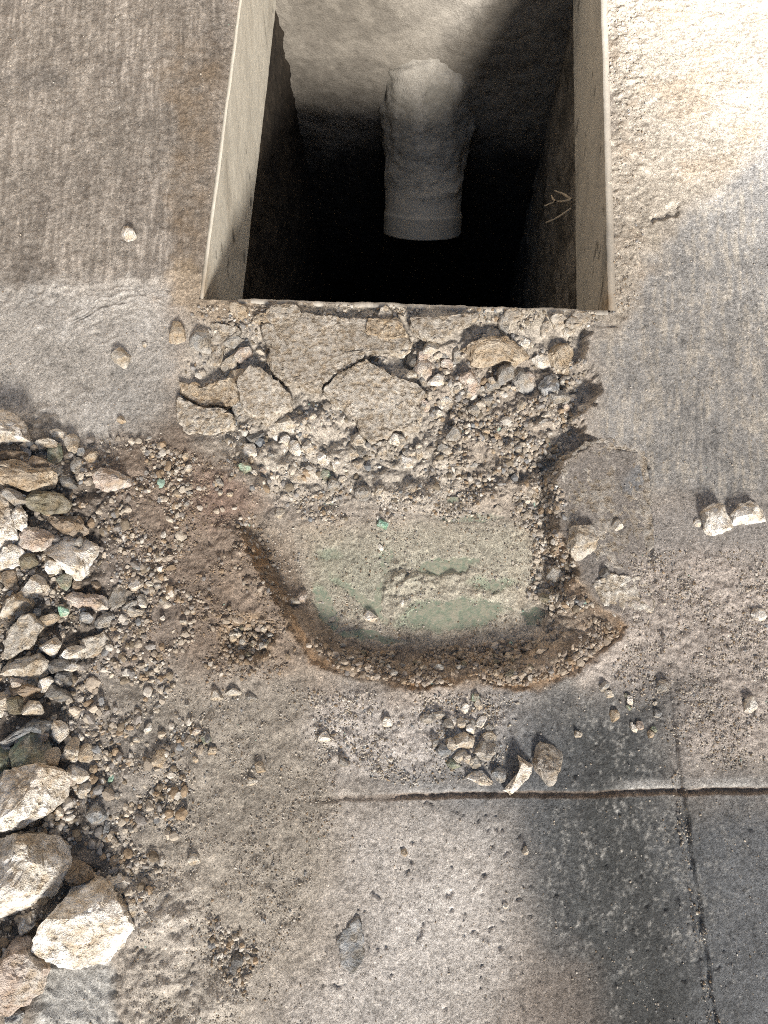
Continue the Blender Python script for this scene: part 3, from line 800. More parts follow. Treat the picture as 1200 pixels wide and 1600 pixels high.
def rock(name, label, cat, poly, kind, seed, thick=None, flat=False, tilt=(0, 0), lift=0.0, group=None, embed=0.28, sub=None, tone=1.0, parent=None, rough_=1.0):
    """a stone whose outline on the floor is the photo polygon, with real thickness, facets and grain"""
    r = np.random.default_rng(seed)
    poly = np.array(poly, float)
    cpx = poly.mean(0)
    ext = poly.max(0) - poly.min(0)
    g0 = float(ground_z(*un(*cpx)[:2]))
    thick = thick or 0.75 * min(ext) * PX
    zc = g0 + thick * (0.5 - embed)
    c3 = un(cpx[0], cpx[1], zc)
    W = np.array([un(p[0], p[1], zc)[:2] for p in poly]) - c3[:2]
    size = np.abs(W).max()
    sub = sub or (2 if max(ext) < 17 else 3 if max(ext) < 46 else 4 if max(ext) < 95 else 5)
    v, fcs = ico(sub)
    th = np.arctan2(v[:, 1], v[:, 0]); rho = np.hypot(v[:, 0], v[:, 1])
    rad = radial(W, th)
    if flat:
        xy = np.where(rho < 0.86, rho / 0.86 * 0.975, 0.975 + 0.025 * (rho - 0.86) / 0.14)
        Z = np.clip(v[:, 2] / 0.5, -1, 1) * thick / 2
    else:
        xy = rho ** 0.5
        Z = np.sign(v[:, 2]) * np.abs(v[:, 2]) ** 0.75 * thick / 2
    p = np.column_stack([np.cos(th) * rad * xy, np.sin(th) * rad * xy, Z])
    if not flat:
        s0 = np.abs(p[:, :2]).max(0)
        for k in range(r.integers(11, 17)):
            n = r.normal(size=3); n[2] = abs(n[2]) * 0.9 + 0.12; n /= np.linalg.norm(n)
            pr = p @ n; d = pr.max() * r.uniform(0.5, 0.9)
            p = p - np.clip(pr - d, 0, None)[:, None] * n
        p[:, :2] *= s0 / np.abs(p[:, :2]).max(0)
    q = p / size * 2.2 + r.uniform(0, 30, 3)
    rad_n = p / (np.linalg.norm(p, axis=1)[:, None] + 1e-9)
    amp = (0.06 if flat else 0.06) * rough_
    if flat:
        p[:, :2] += rad_n[:, :2] * ((0.0022 * fb3(p / 0.012 + 3, 4, 0.7) + 0.0014 * fb3(p / 0.004, 2))[:, None]) * (rho > 0.75)[:, None]
        qq = np.column_stack([p[:, 0], p[:, 1], p[:, 2] * 0 + seed]); p[:, 2] += 0.0010 * fb3(qq / 0.03, 2) + 0.0015 * fb3(qq / 0.0045, 2, 0.8) - 0.003 * np.clip(fb3(qq / 0.02 + 5, 2) - 0.45, 0, 1)
    else:
        p += rad_n * (amp * size * (fb3(q, 3, 0.6) * 0.7 - 0.6 * np.clip(fb3(q * 2.6, 2), 0.1, 2) + 0.2 * fb3(q * 4, 2)) * 0.7)[:, None]
        if sub >= 4:
            qm = p / 0.012 + r.uniform(0, 30, 3)
            p += rad_n * (0.0032 * (-np.abs(fb3(qm, 3, 0.65)) + 0.3 * fb3(qm * 3.1, 2)))[:, None]
    tx, ty = tilt
    p[:, 2] += p[:, 0] * math.tan(math.radians(tx)) + p[:, 1] * math.tan(math.radians(ty))
    c1, c2 = (np.array(k) for k in KIND[kind])
    m = ss(-0.25, 0.55, fb3(q * 0.9 + 4, 4, 0.6))
    cc = c1 * (1 - m[:, None]) + c2 * m[:, None]
    cc = cc * (1 + 0.18 * fb3(q * 4, 2))[:, None] * tone * r.uniform(0.9, 1.1)
    if kind not in ('turq', 'white'): cc = mix(cc, C(.43, .395, .35), 0.12 + 0.25 * ss(-0.2, 0.6, fb3(q * 1.7 + 11, 3)))
    if kind == 'green':
        cc = mix(cc, C(.42, .55, .42), ss(0.3, 0.7, fb3(q * 0.7 + 9, 2)) * 0.8)
    # dirt plus painted shade on the bigger chunks' side away from the sun
    if kind in ('white', 'pale') and max(ext) > 30:
        top = ss(0.1, 0.9, p[:, 1] / size + 0.7 * fb3(q * 0.8 + 2, 3))
        cc = mix(cc, C(.40, .315, .22), top * (0.0 if cpx[0] > 900 else 0.45))
    # sit it on what lies below
    j = int((c3[1] - gy[0]) / STEP); i = int((c3[0] - gx[0]) / STEP)
    rr_ = max(2, int(0.55 * size / STEP))
    jj = slice(max(0, j - rr_), min(NY, j + rr_ + 1)); ii = slice(max(0, i - rr_), min(NX, i + rr_ + 1))
    raise_ = 0.0
    if 0 <= j < NY and 0 <= i < NX:
        raise_ = float(np.clip(np.mean(occ[jj, ii] - h[jj, ii]), 0, 0.03)) * 0.55
    zc2 = zc + raise_ + lift
    if 0 <= j < NY and 0 <= i < NX:
        occ[jj, ii] = np.maximum(occ[jj, ii], zc2 + thick * 0.3)
    # keep its image place when it is raised
    c4 = un(cpx[0], cpx[1], zc2)
    o = mesh_np(name, p, fcs, M_plate if flat else M_stone, parent, col=np.clip(cc, 0.01, 0.85), smooth=flat)
    o.location = (c4[0], c4[1], zc2)
    tag(o, label, cat, group)
    return o


def blob(u, v, w, hgt, rot, seed, k=None):
    r = np.random.default_rng(seed + 991)
    k = k or r.integers(5, 9)
    a = np.sort((np.arange(k) + r.uniform(-0.32, 0.32, k)) / k * 2 * math.pi)
    rad = r.uniform(0.82, 1.18, k)
    x = np.cos(a) * w / 2 * rad; y = np.sin(a) * hgt / 2 * rad
    c, s = math.cos(math.radians(rot)), math.sin(math.radians(rot))
    return np.column_stack([u + x * c - y * s, v + x * s + y * c])


# broken plates of the slab along the sump: outlines read off the photograph
SLABS = [
    ([(409, 514), (413, 535), (422, 549), (417, 565), (434, 591), (448, 602), (464, 602), (478, 609), (499, 612), (504, 605), (523, 592), (573, 560), (585, 545), (625, 552), (640, 537), (628, 512), (573, 503), (517, 500), (480, 495), (440, 506)],
     'slab', 0.020, (0, 3), 0.003, 'largest cracked concrete plate just below the sump edge, pointed at the bottom'),
    ([(392, 574), (417, 584), (457, 621), (455, 637), (431, 651), (413, 663), (401, 651), (382, 644), (375, 614), (373, 600)],
     'slab', 0.022, (0, 3), 0.004, 'smooth grey five-sided concrete plate left of centre below the crack'),
    ([(282, 623), (315, 640), (357, 642), (350, 647), (329, 663), (319, 677), (291, 680), (280, 661), (277, 633)],
     'slab', 0.018, (0, 0), 0.004, 'dark grey flat concrete plate at the left end of the rubble'),
    ([(331, 661), (352, 649), (366, 651), (367, 663), (357, 670), (338, 680), (317, 682)],
     'pale', 0.018, (0, 2), 0.003, 'rough pale concrete sliver beside the dark left plate'),
    ([(520, 600), (573, 572), (611, 593), (653, 609), (667, 619), (648, 637), (650, 661), (657, 670), (620, 675), (592, 689), (578, 691), (562, 679), (557, 658), (538, 642), (506, 619)],
     'slab', 0.030, (0, 9), 0.004, 'large dusty concrete plate sloping down into the hollow, brightly lit'),
    ([(427, 479), (464, 479), (473, 495), (457, 507), (424, 507), (417, 490)],
     'slab', 0.014, (0, 0), 0.004, 'small smooth concrete plate right at the sump edge'),
    ([(282, 598), (310, 610), (362, 594), (372, 600), (372, 622), (356, 636), (318, 636), (284, 620)],
     'tan', 0.016, (0, 3), 0.002, 'brown-stained concrete plate between the dark and smooth plates'),
    ([(330, 508), (372, 512), (378, 524), (352, 536), (345, 570), (334, 575), (331, 540)],
     'slab', 0.016, (3, 0), 0.004, 'narrow upright grey concrete sliver by the square stone'),
    ([(575, 500), (625, 505), (638, 528), (600, 532), (572, 520)],
     'tan', 0.014, (0, 2), 0.010, 'brown cracked crust piece under the sump edge, right of the large plate'),
    ([(640, 500), (700, 498), (735, 492), (738, 505), (705, 518), (690, 535), (665, 530), (645, 520)],
     'slab', 0.016, (0, 2), 0.006, 'grey crust piece under the sump edge above the loose rubble'),
    ([(886, 716), (905, 700), (940, 690), (1000, 703), (1012, 770), (1015, 860), (990, 900), (940, 893), (905, 868), (880, 830), (868, 780), (872, 745)],
     'lobe', 0.045, (0, 0), 0.001, 'broad broken slab corner with a curved edge at the right of the hollow'),
    ([(918, 915), (950, 900), (1000, 905), (1020, 950), (1000, 985), (965, 978), (940, 955)],
     'pale', 0.045, (0, 0), 0.001, 'rounded dusty slab lump at the lower right of the hollow'),
    ([(600, 548), (645, 537), (640, 548), (628, 557), (606, 553)], 'pale', 0.012, (0, 4), 0.008, 'thin pale flake at the right tip of the large plate'),
]
for k, (P_, kd, t_, tl_, lf_, lb_) in enumerate(SLABS):
    rock('concrete_plate', lb_, 'concrete piece', P_, kd, 200 + k, t_, True, tl_, lf_, 'broken plates of the floor slab', embed=1.0 if 'at the' in lb_ and 'of the hollow' in lb_ else 0.45, sub=6 if k in (0, 4, 10) else 5)

# big pieces with outlines of their own
BIG = [
    ([(-30, 640), (8, 634), (28, 655), (44, 690), (20, 702), (-30, 700)], 'white', 'white angular chunk at the left edge, topmost of the heap'),
    ([(-30, 722), (20, 718), (55, 730), (67, 742), (66, 762), (40, 766), (0, 755), (-30, 757)], 'tan', 'brown flat-topped chunk at the left edge with a white underside'),
    ([(30, 790), (48, 766), (90, 768), (107, 786), (104, 798), (60, 804), (36, 800)], 'olive', 'dark olive slab-like stone in the upper heap'),
    ([(76, 864), (92, 832), (126, 836), (158, 858), (155, 890), (146, 906), (118, 904), (96, 880)], 'white', 'large angular tan and white chunk in the middle of the heap'),
    ([(135, 738), (165, 731), (190, 740), (200, 752), (184, 764), (158, 772), (142, 760)], 'pink', 'pinkish oval stone with tan top standing alone beside the heap'),
    ([(-25, 770), (4, 762), (14, 790), (22, 830), (18, 858), (-25, 870)], 'white', 'tall tan and white chunk cut by the left edge beside the pale oval pebble'),
    ([(5, 1150), (16, 1134), (48, 1120), (86, 1122), (92, 1132), (76, 1148), (50, 1142), (28, 1158), (14, 1170)], 'blue', 'blue-grey curved slab behind the green-cornered stone'),
    ([(10, 1186), (26, 1158), (54, 1138), (70, 1150), (78, 1174), (66, 1198), (44, 1203), (20, 1196)], 'green', 'large dark stone with a pale green corner'),
    ([(-20, 1222), (24, 1210), (56, 1203), (94, 1218), (96, 1248), (60, 1272), (30, 1290), (8, 1312), (-20, 1300)], 'white', 'huge tan and white concrete chunk below the green-cornered stone'),
    ([(-20, 1325), (30, 1312), (94, 1318), (98, 1346), (84, 1384), (64, 1412), (30, 1425), (-20, 1442)], 'white', 'huge pale concrete chunk at the left edge holding a blue-grey stone'),
    ([(56, 1462), (66, 1438), (96, 1398), (120, 1376), (152, 1374), (168, 1394), (186, 1424), (196, 1466), (176, 1494), (150, 1510), (116, 1508), (84, 1490)], 'white', 'biggest white concrete chunk, pointed top, low in the heap'),
    ([(-20, 1450), (22, 1452), (40, 1492), (58, 1528), (50, 1556), (10, 1582), (-20, 1590)], 'pink', 'huge pinkish concrete chunk in the lower left corner'),
    ([(726, 548), (740, 532), (790, 530), (812, 540), (833, 562), (816, 575), (786, 562), (760, 572), (732, 566)], 'tan', 'long brown stone lying under the sump edge'),
    ([(849, 532), (866, 528), (888, 548), (899, 574), (880, 582), (862, 570), (852, 552)], 'tan', 'angular tan stone at the right end of the sump edge rubble'),
    ([(842, 600), (856, 586), (876, 592), (882, 606), (868, 630), (854, 628)], 'blue', 'grey angular stone with a pale lit face at the right of the rubble'),
    ([(712, 590), (730, 582), (748, 578), (754, 596), (740, 614), (720, 616)], 'pink', 'pinkish square stone below the long brown stone'),
    ([(1100, 802), (1114, 786), (1124, 784), (1146, 812), (1144, 834), (1106, 836)], 'white', 'pointed white stone at the right, long shadow behind it'),
    ([(1138, 800), (1150, 787), (1176, 784), (1194, 798), (1196, 814), (1150, 822)], 'white', 'white stone with brown top beside the pointed white stone'),
    ([(890, 828), (908, 820), (934, 824), (932, 850), (918, 876), (900, 868), (886, 850)], 'pale', 'rough tan stone set in the broken slab edge'),
    ([(828, 1222), (838, 1176), (852, 1160), (876, 1166), (876, 1188), (862, 1226), (846, 1232)], 'lobe', 'brown-grey oblong stone with a pale edge beside the groove'),
    ([(788, 1224), (812, 1206), (812, 1178), (826, 1172), (834, 1190), (828, 1216), (806, 1244)], 'white', 'curled pale mortar piece overhanging the groove'),
    ([(530, 1470), (544, 1446), (562, 1434), (568, 1468), (566, 1500), (552, 1520), (536, 1502)], 'blue', 'flush dark blue-grey stone embedded in the pale floor'),
    ([(8, 1020), (18, 988), (38, 966), (50, 962), (64, 980), (46, 1006), (12, 1028)], 'plate', 'smooth pale grey flat fragment standing tilted in the heap'),
    ([(128, 1002), (164, 990), (178, 1010), (136, 1026)], 'plate', 'smooth pale flat fragment on the dust right of the heap'),
    ([(299, 518), (306, 508), (328, 507), (329, 548), (312, 546), (296, 538)], 'grey', 'squarish grey and tan stone near the left frame foot'),
    ([(345, 580), (352, 552), (360, 544), (368, 560), (369, 572), (352, 584)], 'pale', 'pale wedge stone left of the smooth five-sided plate'),
    ([(96, 1386), (108, 1344), (122, 1348), (140, 1360), (142, 1372), (116, 1384), (98, 1392)], 'brown', 'brown triangular stone wedged above the biggest white chunk'),
]
for k, (P_, kd, lb_) in enumerate(BIG):
    P_ = np.array(P_, float); P_ = P_.mean(0) + (P_ - P_.mean(0)) * 1.10
    fl_ = kd == 'plate' or 'flush' in lb_
    rock('stone' if kd not in ('white', 'plate') else 'concrete_chunk', lb_, 'stone' if kd not in ('white', 'plate') else 'concrete piece', P_, kd, 300 + k,
         thick=0.010 if fl_ else None, flat=fl_, group='broken stones and concrete chunks', tilt=(0, 8) if kd == 'plate' else (0, 0), embed=0.80 if 'flush' in lb_ else 0.28,
         lift=0.016 if kd == 'plate' and P_[0][0] < 50 else 0)

# smaller named stones: u, v, w, h, rotation, kind, label
ST = [
    (90, 676, 26, 19, 10, 'white', 'small white chip just above the heap top'),
    (110, 692, 34, 28, -45, 'pale', 'pale splintered shard in the upper heap'),
    (67, 693, 44, 17, -8, 'pale', 'flat tan and pale stone near the heap top'),
    (82, 709, 24, 32, 30, 'green', 'greenish rounded stone in the upper heap'),
    (13, 710, 38, 20, 5, 'brown', 'brown stone beneath the white chunk at the left edge'),
    (57, 721, 26, 17, 15, 'brown', 'small brown pebble above the flat-topped brown chunk'),
    (84, 743, 27, 36, 5, 'grey', 'upright grey stone in the upper heap'),
    (119, 725, 22, 28, 20, 'grey', 'speckled grey stone left of the lone pinkish oval'),
    (141, 714, 20, 22, 20, 'tan', 'small tan block at the upper right of the heap'),
    (125, 705, 14, 13, 0, 'blue', 'small bluish pebble in the upper heap'),
    (105, 754, 30, 17, 20, 'dark', 'dark grey stone above the olive slab'),
    (20, 778, 30, 22, 10, 'grey', 'grey stone under the flat-topped brown chunk'),
    (28, 808, 20, 38, -15, 'white', 'smooth pale oval pebble near the left edge'),
    (48, 840, 56, 34, -5, 'pink', 'white and reddish chunk left of the large angular chunk'),
    (102, 822, 56, 26, 12, 'brown', 'reddish brown oblong stone below the olive slab'),
    (10, 872, 46, 30, -20, 'white', 'bright white broken chunk at the left edge'),
    (36, 878, 36, 26, 0, 'olive', 'rounded olive stone beneath the white broken chunk'),
    (13, 903, 26, 40, 5, 'brown', 'dark brown stone at the left edge beside the olive one'),
    (84, 886, 34, 20, 25, 'white', 'white and black chip left of the large angular chunk'),
    (99, 908, 20, 22, 20, 'green', 'grey-green rounded pebble under the large angular chunk'),
    (118, 914, 18, 20, 10, 'brown', 'brown rounded pebble under the large angular chunk'),
    (150, 916, 13, 18, -15, 'brown', 'small brown pebble at the foot of the large angular chunk'),
    (52, 918, 36, 32, 20, 'white', 'white and blue mottled stone in the middle heap'),
    (25, 945, 36, 50, 30, 'pale', 'pale upright stone above the tilted flat fragment'),
    (132, 941, 64, 26, 5, 'pink', 'long pale pinkish slab in the middle heap'),
    (181, 932, 42, 34, 30, 'grey', 'grey and tan stone right of the pinkish slab'),
    (97, 955, 20, 12, 10, 'turq', 'turquoise chip in the middle heap'),
    (74, 966, 28, 17, -15, 'tan', 'tan flat stone beside the turquoise heap chip'),
    (134, 966, 20, 17, 0, 'blue', 'blue-grey rounded pebble below the pinkish slab'),
    (163, 970, 40, 20, -20, 'grey', 'grey stone with a white lower edge below the pinkish slab'),
    (77, 1014, 26, 34, 0, 'white', 'white crystalline stone right of the tilted flat fragment'),
    (110, 1022, 38, 26, -20, 'white', 'white and blue-grey stone touching the pale flat fragment'),
    (38, 1037, 62, 40, 10, 'pale', 'pale tan chunk below the tilted flat fragment'),
    (87, 1040, 32, 17, -10, 'dark', 'flat dark blue-grey stone in the middle heap'),
    (96, 1057, 26, 28, 30, 'dark', 'dark blue-grey block under the flat dark stone'),
    (109, 1041, 20, 13, -10, 'white', 'small white pebble beside the dark blue-grey block'),
    (25, 1067, 32, 22, -10, 'pink', 'grey-pink stone below the pale tan chunk'),
    (70, 1067, 22, 26, 10, 'white', 'white and tan stone between the dark stones'),
    (212, 911, 22, 18, 20, 'white', 'white angular chip on the gravel right of the heap'),
    (222, 939, 18, 24, -15, 'grey', 'grey angular chip on the gravel right of the heap'),
    (216, 959, 34, 13, 5, 'pale', 'pale flat chip below the grey angular chip'),
    (203, 946, 26, 15, -25, 'grey', 'grey flat chip leaning against the grey and tan stone'),
    (88, 1084, 34, 28, -5, 'dark', 'dark grey oval pebble in the lower heap'),
    (38, 1085, 44, 28, 5, 'brown', 'dark brown block left of the dark grey oval'),
    (23, 1102, 22, 26, 0, 'olive', 'olive pebble below the dark brown block'),
    (48, 1107, 30, 21, 15, 'pale', 'pale mottled stone behind the blue-grey curved slab'),
    (4, 1096, 20, 48, 0, 'pale', 'pale tan stone at the left edge beside the olive pebble'),
    (89, 1142, 22, 32, 30, 'white', 'white shell-like stone right of the curved slab'),
    (3, 1190, 46, 42, 40, 'green', 'smooth grey-green stone at the left edge'),
    (105, 1177, 28, 46, 10, 'pale', 'pale knobbly upright stone right of the green-cornered stone'),
    (132, 1178, 20, 26, -10, 'tan', 'tan stone right of the pale knobbly stone'),
    (80, 1188, 20, 32, 15, 'tan', 'tan brown wedge against the green-cornered stone'),
    (121, 1211, 34, 24, 30, 'white', 'bright white angular stone below the pale knobbly stone'),
    (133, 1236, 20, 28, 20, 'pale', 'pale tan stone right of the huge chunk'),
    (150, 1275, 30, 32, -30, 'blue', 'bluish white stone amid the gravel right of the huge chunk'),
    (166, 1297, 12, 30, 15, 'blue', 'thin bluish shard beside the bluish white stone'),
    (173, 1217, 12, 14, 0, 'turq', 'turquoise chip on the gravel right of the heap'),
    (5, 1360, 32, 50, 0, 'blue', 'blue-grey stone stuck to the huge pale chunk'),
    (190, 1380, 50, 25, 12, 'white', 'white and tan oval stone above right of the biggest white chunk'),
    (38, 1440, 32, 38, 25, 'white', 'bluish white rounded lump between the two lowest chunks'),
    (16, 1592, 40, 26, 10, 'blue', 'blue-grey stone in the bottom left corner'),
    (205, 1421, 17, 30, 10, 'pale', 'pale upright pebble right of the biggest white chunk'),
    (197, 367, 27, 22, 20, 'white', 'lone white stone on the upper left slab'),
    (185, 557, 28, 34, -20, 'pale', 'lone pale brown stone on the trowelled floor'),
    (190, 656, 17, 11, -10, 'tan', 'small tan chip on the trowelled floor above the lone pinkish oval'),
    (225, 538, 8, 14, -15, 'pale', 'sliver of pale stone right of the lone pale brown stone'),
    (274, 520, 25, 38, -5, 'tan', 'rounded tan lump left of the squarish stone'),
    (303, 612, 25, 24, 0, 'tan', 'round tan pebble on the left plates'),
    (378, 551, 28, 24, 15, 'pink', 'pinkish stone right of the pale wedge'),
    (364, 532, 26, 17, -5, 'grey', 'grey flat stone above the pinkish stone near the left frame foot'),
    (373, 586, 36, 20, -15, 'tan', 'tan flat oval stone against the smooth five-sided plate'),
    (372, 635, 22, 26, 20, 'grey', 'grey chip in the notch left of the smooth five-sided plate'),
    (449, 660, 40, 26, 10, 'pale', 'pale rough stone below the smooth five-sided plate'),
    (424, 670, 12, 32, -15, 'white', 'thin white splinter below the smooth five-sided plate'),
    (447, 688, 14, 26, -35, 'white', 'white splinter lower right of the five-sided plate'),
    (401, 684, 28, 23, 15, 'dark', 'dark blue-grey squarish stone below the plates'),
    (387, 705, 34, 26, 10, 'white', 'white and dark stone below the squarish dark stone'),
    (382, 733, 20, 22, 0, 'green', 'green-grey pointed pebble below the white and dark stone'),
    (410, 734, 16, 17, 0, 'pink', 'pinkish round pebble beside the green-grey pointed pebble'),
    (661, 574, 27, 42, 15, 'pink', 'pinkish upright stone in the sump edge rubble'),
    (672, 545, 24, 28, 30, 'pale', 'pale stone above the pinkish upright one'),
    (682, 592, 28, 16, -5, 'white', 'white flat chip right of the pinkish upright stone'),
    (699, 556, 20, 36, -10, 'grey', 'grey upright stone left of the long brown stone'),
    (714, 556, 14, 34, 5, 'grey', 'narrow grey stone touching the long brown stone'),
    (769, 603, 24, 30, -20, 'grey', 'grey stone right of the pinkish square stone'),
    (787, 584, 30, 32, 25, 'grey', 'grey stone under the long brown stone'),
    (818, 592, 34, 34, 0, 'grey', 'dusty grey stone left of the pale-faced grey stone'),
    (846, 560, 32, 22, 40, 'white', 'grey-white stone between the long brown and tan stones'),
    (822, 536, 20, 20, 30, 'white', 'white chip above the right end of the long brown stone'),
    (786, 500, 20, 34, 10, 'grey', 'rounded grey stone set in the cement ledge'),
    (643, 566, 13, 34, 10, 'dark', 'dark splinter left of the pinkish upright stone'),
    (640, 588, 18, 24, 10, 'pale', 'pale stone beneath the dark splinter'),
    (690, 625, 14, 26, 0, 'white', 'white upright chip below the white flat chip'),
    (655, 652, 18, 30, 10, 'pale', 'pale stone at the right of the large sloping plate'),
    (684, 646, 24, 14, 0, 'pale', 'pale flat stone right of the large sloping plate'),
    (565, 696, 20, 30, -10, 'dark', 'dark blue stone under the large sloping plate'),
    (505, 716, 24, 16, 20, 'white', 'pale chip left of the dark blue stone'),
    (513, 743, 26, 15, 5, 'green', 'pale green flat chip in the middle rubble'),
    (709, 675, 25, 24, 0, 'grey', 'round grey-white stone right of the large sloping plate'),
    (692, 700, 17, 17, 0, 'grey', 'small round grey stone in a dark hollow of the rubble'),
    (847, 638, 18, 10, -10, 'pale', 'pale chip under the pale-faced grey stone'),
    (858, 646, 22, 15, 10, 'pale', 'tan chip in the right rubble'),
    (854, 660, 26, 13, -5, 'grey', 'grey chip in the right rubble'),
    (598, 820, 25, 12, 30, 'turq', 'bright turquoise shard on the dusty lid'),
    (577, 962, 24, 16, 8, 'white', 'white block on the lid near the hollow wall'),
    (628, 941, 7, 14, 5, 'white', 'thin white chip standing on the lid dust'),
    (594, 856, 12, 14, 0, 'white', 'small white pebble on the lid below the turquoise shard'),
    (470, 936, 16, 24, 30, 'pink', 'pinkish stone at the left foot of the hollow'),
    (458, 940, 20, 12, -15, 'pale', 'pale flat chip at the left foot of the hollow'),
    (435, 803, 18, 17, 20, 'pale', 'pale stone on the dark soil at the hollow upper left'),
    (521, 968, 15, 10, 0, 'grey', 'dark grey pebble on the green strip of the lid'),
    (850, 1016, 24, 18, 0, 'brown', 'smooth brown round pebble at the right foot of the hollow'),
    (795, 1026, 14, 18, 30, 'tan', 'tan angular chip on the soil of the hollow'),
    (720, 1025, 18, 14, -10, 'brown', 'brown pebble on the soil in the middle of the hollow'),
    (798, 1053, 26, 8, -40, 'olive', 'thin olive splinter at the hollow lower wall'),
    (684, 1043, 14, 11, 0, 'grey', 'grey pebble on the soil near the hollow wall'),
    (856, 933, 22, 22, 20, 'olive', 'rounded olive stone at the right foot of the hollow'),
    (868, 898, 26, 28, 10, 'grey', 'grey block at the right side of the hollow'),
    (946, 896, 20, 17, 0, 'dark', 'dark round pebble on the slab edge right of the hollow'),
    (965, 820, 16, 18, 20, 'white', 'white triangular chip on the slab right of the tan stone'),
    (1091, 816, 14, 13, 0, 'white', 'small white pebble left of the pointed white stone'),
    (692, 1171, 31, 19, 8, 'blue', 'grey-blue flat stone at the left of the chip pile by the groove'),
    (730, 1160, 18, 32, -25, 'pale', 'pale oblong stone in the chip pile by the groove'),
    (718, 1181, 20, 22, 20, 'pale', 'pale speckled stone in the chip pile by the groove'),
    (765, 1154, 22, 20, -20, 'pale', 'pale pointed stone at the right of the chip pile'),
    (758, 1174, 32, 24, 15, 'grey', 'grey wedge stone in the chip pile by the groove'),
    (707, 1195, 24, 12, 40, 'green', 'pale green sliver below the chip pile'),
    (748, 1214, 44, 22, 10, 'white', 'bone-like white mortar piece above the groove'),
    (782, 1211, 20, 24, 35, 'blue', 'blue-grey stone beside the bone-like piece'),
    (742, 1092, 15, 19, 10, 'green', 'pale green upright shard below the hollow edge'),
    (903, 1148, 20, 12, 15, 'pale', 'lone pale oblong pebble on the dark screed'),
    (505, 1152, 22, 16, 5, 'white', 'lone white stone on the dust below the hollow'),
    (606, 1128, 15, 16, 10, 'white', 'white chip on the pale dust below the hollow'),
    (534, 1192, 20, 18, 0, 'grey', 'grey stone at the start of the groove'),
    (393, 1221, 20, 13, 10, 'pale', 'pale flat pebble on the brown dust'),
    (408, 1201, 18, 18, 0, 'tan', 'dusty tan stone above the pale flat pebble'),
    (338, 1087, 22, 18, -10, 'pale', 'round pale pebble left below the pebble-filled hole'),
    (366, 1082, 30, 13, 0, 'pale', 'flat pale stone below the pebble-filled hole'),
    (392, 1088, 17, 16, 0, 'grey', 'grey stone below the pebble-filled hole'),
    (306, 1142, 16, 16, 20, 'pink', 'pinkish pebble in the gravel left of the brown dust'),
    (320, 1154, 22, 16, 10, 'green', 'pale green flat pebble in the gravel'),
    (330, 1175, 18, 14, -15, 'tan', 'tan angular pebble in the gravel below the pale green one'),
    (372, 1503, 18, 36, 10, 'dark', 'dark glassy stone in the small gravel pocket'),
    (303, 1342, 17, 26, 5, 'pale', 'pale stone on the brown dust below the gravel'),
    (248, 1190, 24, 36, 20, 'tan', 'tan upright stone in the gravel right of the heap'),
    (230, 1138, 12, 20, 30, 'white', 'white splinter in the gravel right of the heap'),
    (632, 1333, 12, 14, 0, 'tan', 'tiny tan stone on the pale floor below the groove'),
    (822, 1330, 12, 13, 0, 'pale', 'tiny pale stone on the dark screed below the groove'),
    (791, 1416, 11, 9, 0, 'white', 'tiny white chip on the dark screed, lower middle'),
    (1035, 1072, 22, 20, -30, 'grey', 'grey wedge stone on the dust right of the hollow'),
    (946, 1072, 18, 17, 15, 'grey', 'grey chip on the slab right below the hollow'),
    (953, 1086, 16, 13, 0, 'pale', 'pale chip below the grey chip right of the hollow'),
    (960, 1120, 17, 20, 10, 'tan', 'tan pebble at the left of the small chip row'),
    (1000, 1133, 16, 16, 0, 'pink', 'pinkish pebble in the small chip row'),
    (1026, 1116, 15, 13, 0, 'blue', 'bluish pebble in the small chip row'),
    (1172, 1100, 24, 26, 10, 'white', 'white stone on the pinkish dust near the right edge'),
    (1188, 960, 22, 16, -20, 'white', 'white chip at the right edge above the pinkish dust'),
]
def zf(u, v): return 1.28 if (u < 135 and v > 650) or (680 < u < 840 and 1140 < v < 1230) else 1.15


for k, (u_, v_, w_, h_, ro_, kd, lb_) in enumerate(ST):
    rock('stone', lb_, 'stone', blob(u_, v_, w_ * zf(u_, v_), h_ * zf(u_, v_), ro_, k), kd, 500 + k, group='broken stones and concrete chunks', embed=0.3)


# ------------------------------------------------------------------ loose pebbles: the larger ones singly, in named patches
def pick(poly, n, r, pw=None):
    P = np.array(poly, float); lo, hi = P.min(0), P.max(0); out = []
    while len(out) < n:
        q = r.uniform(lo, hi, (n * 3, 2)); d = sdpoly(poly, q[:, 0], q[:, 1])
        q = q[d > 0]
        if pw is not None: q = q[r.uniform(size=len(q)) < pw(q)]
        out += list(q)
    return np.array(out[:n])


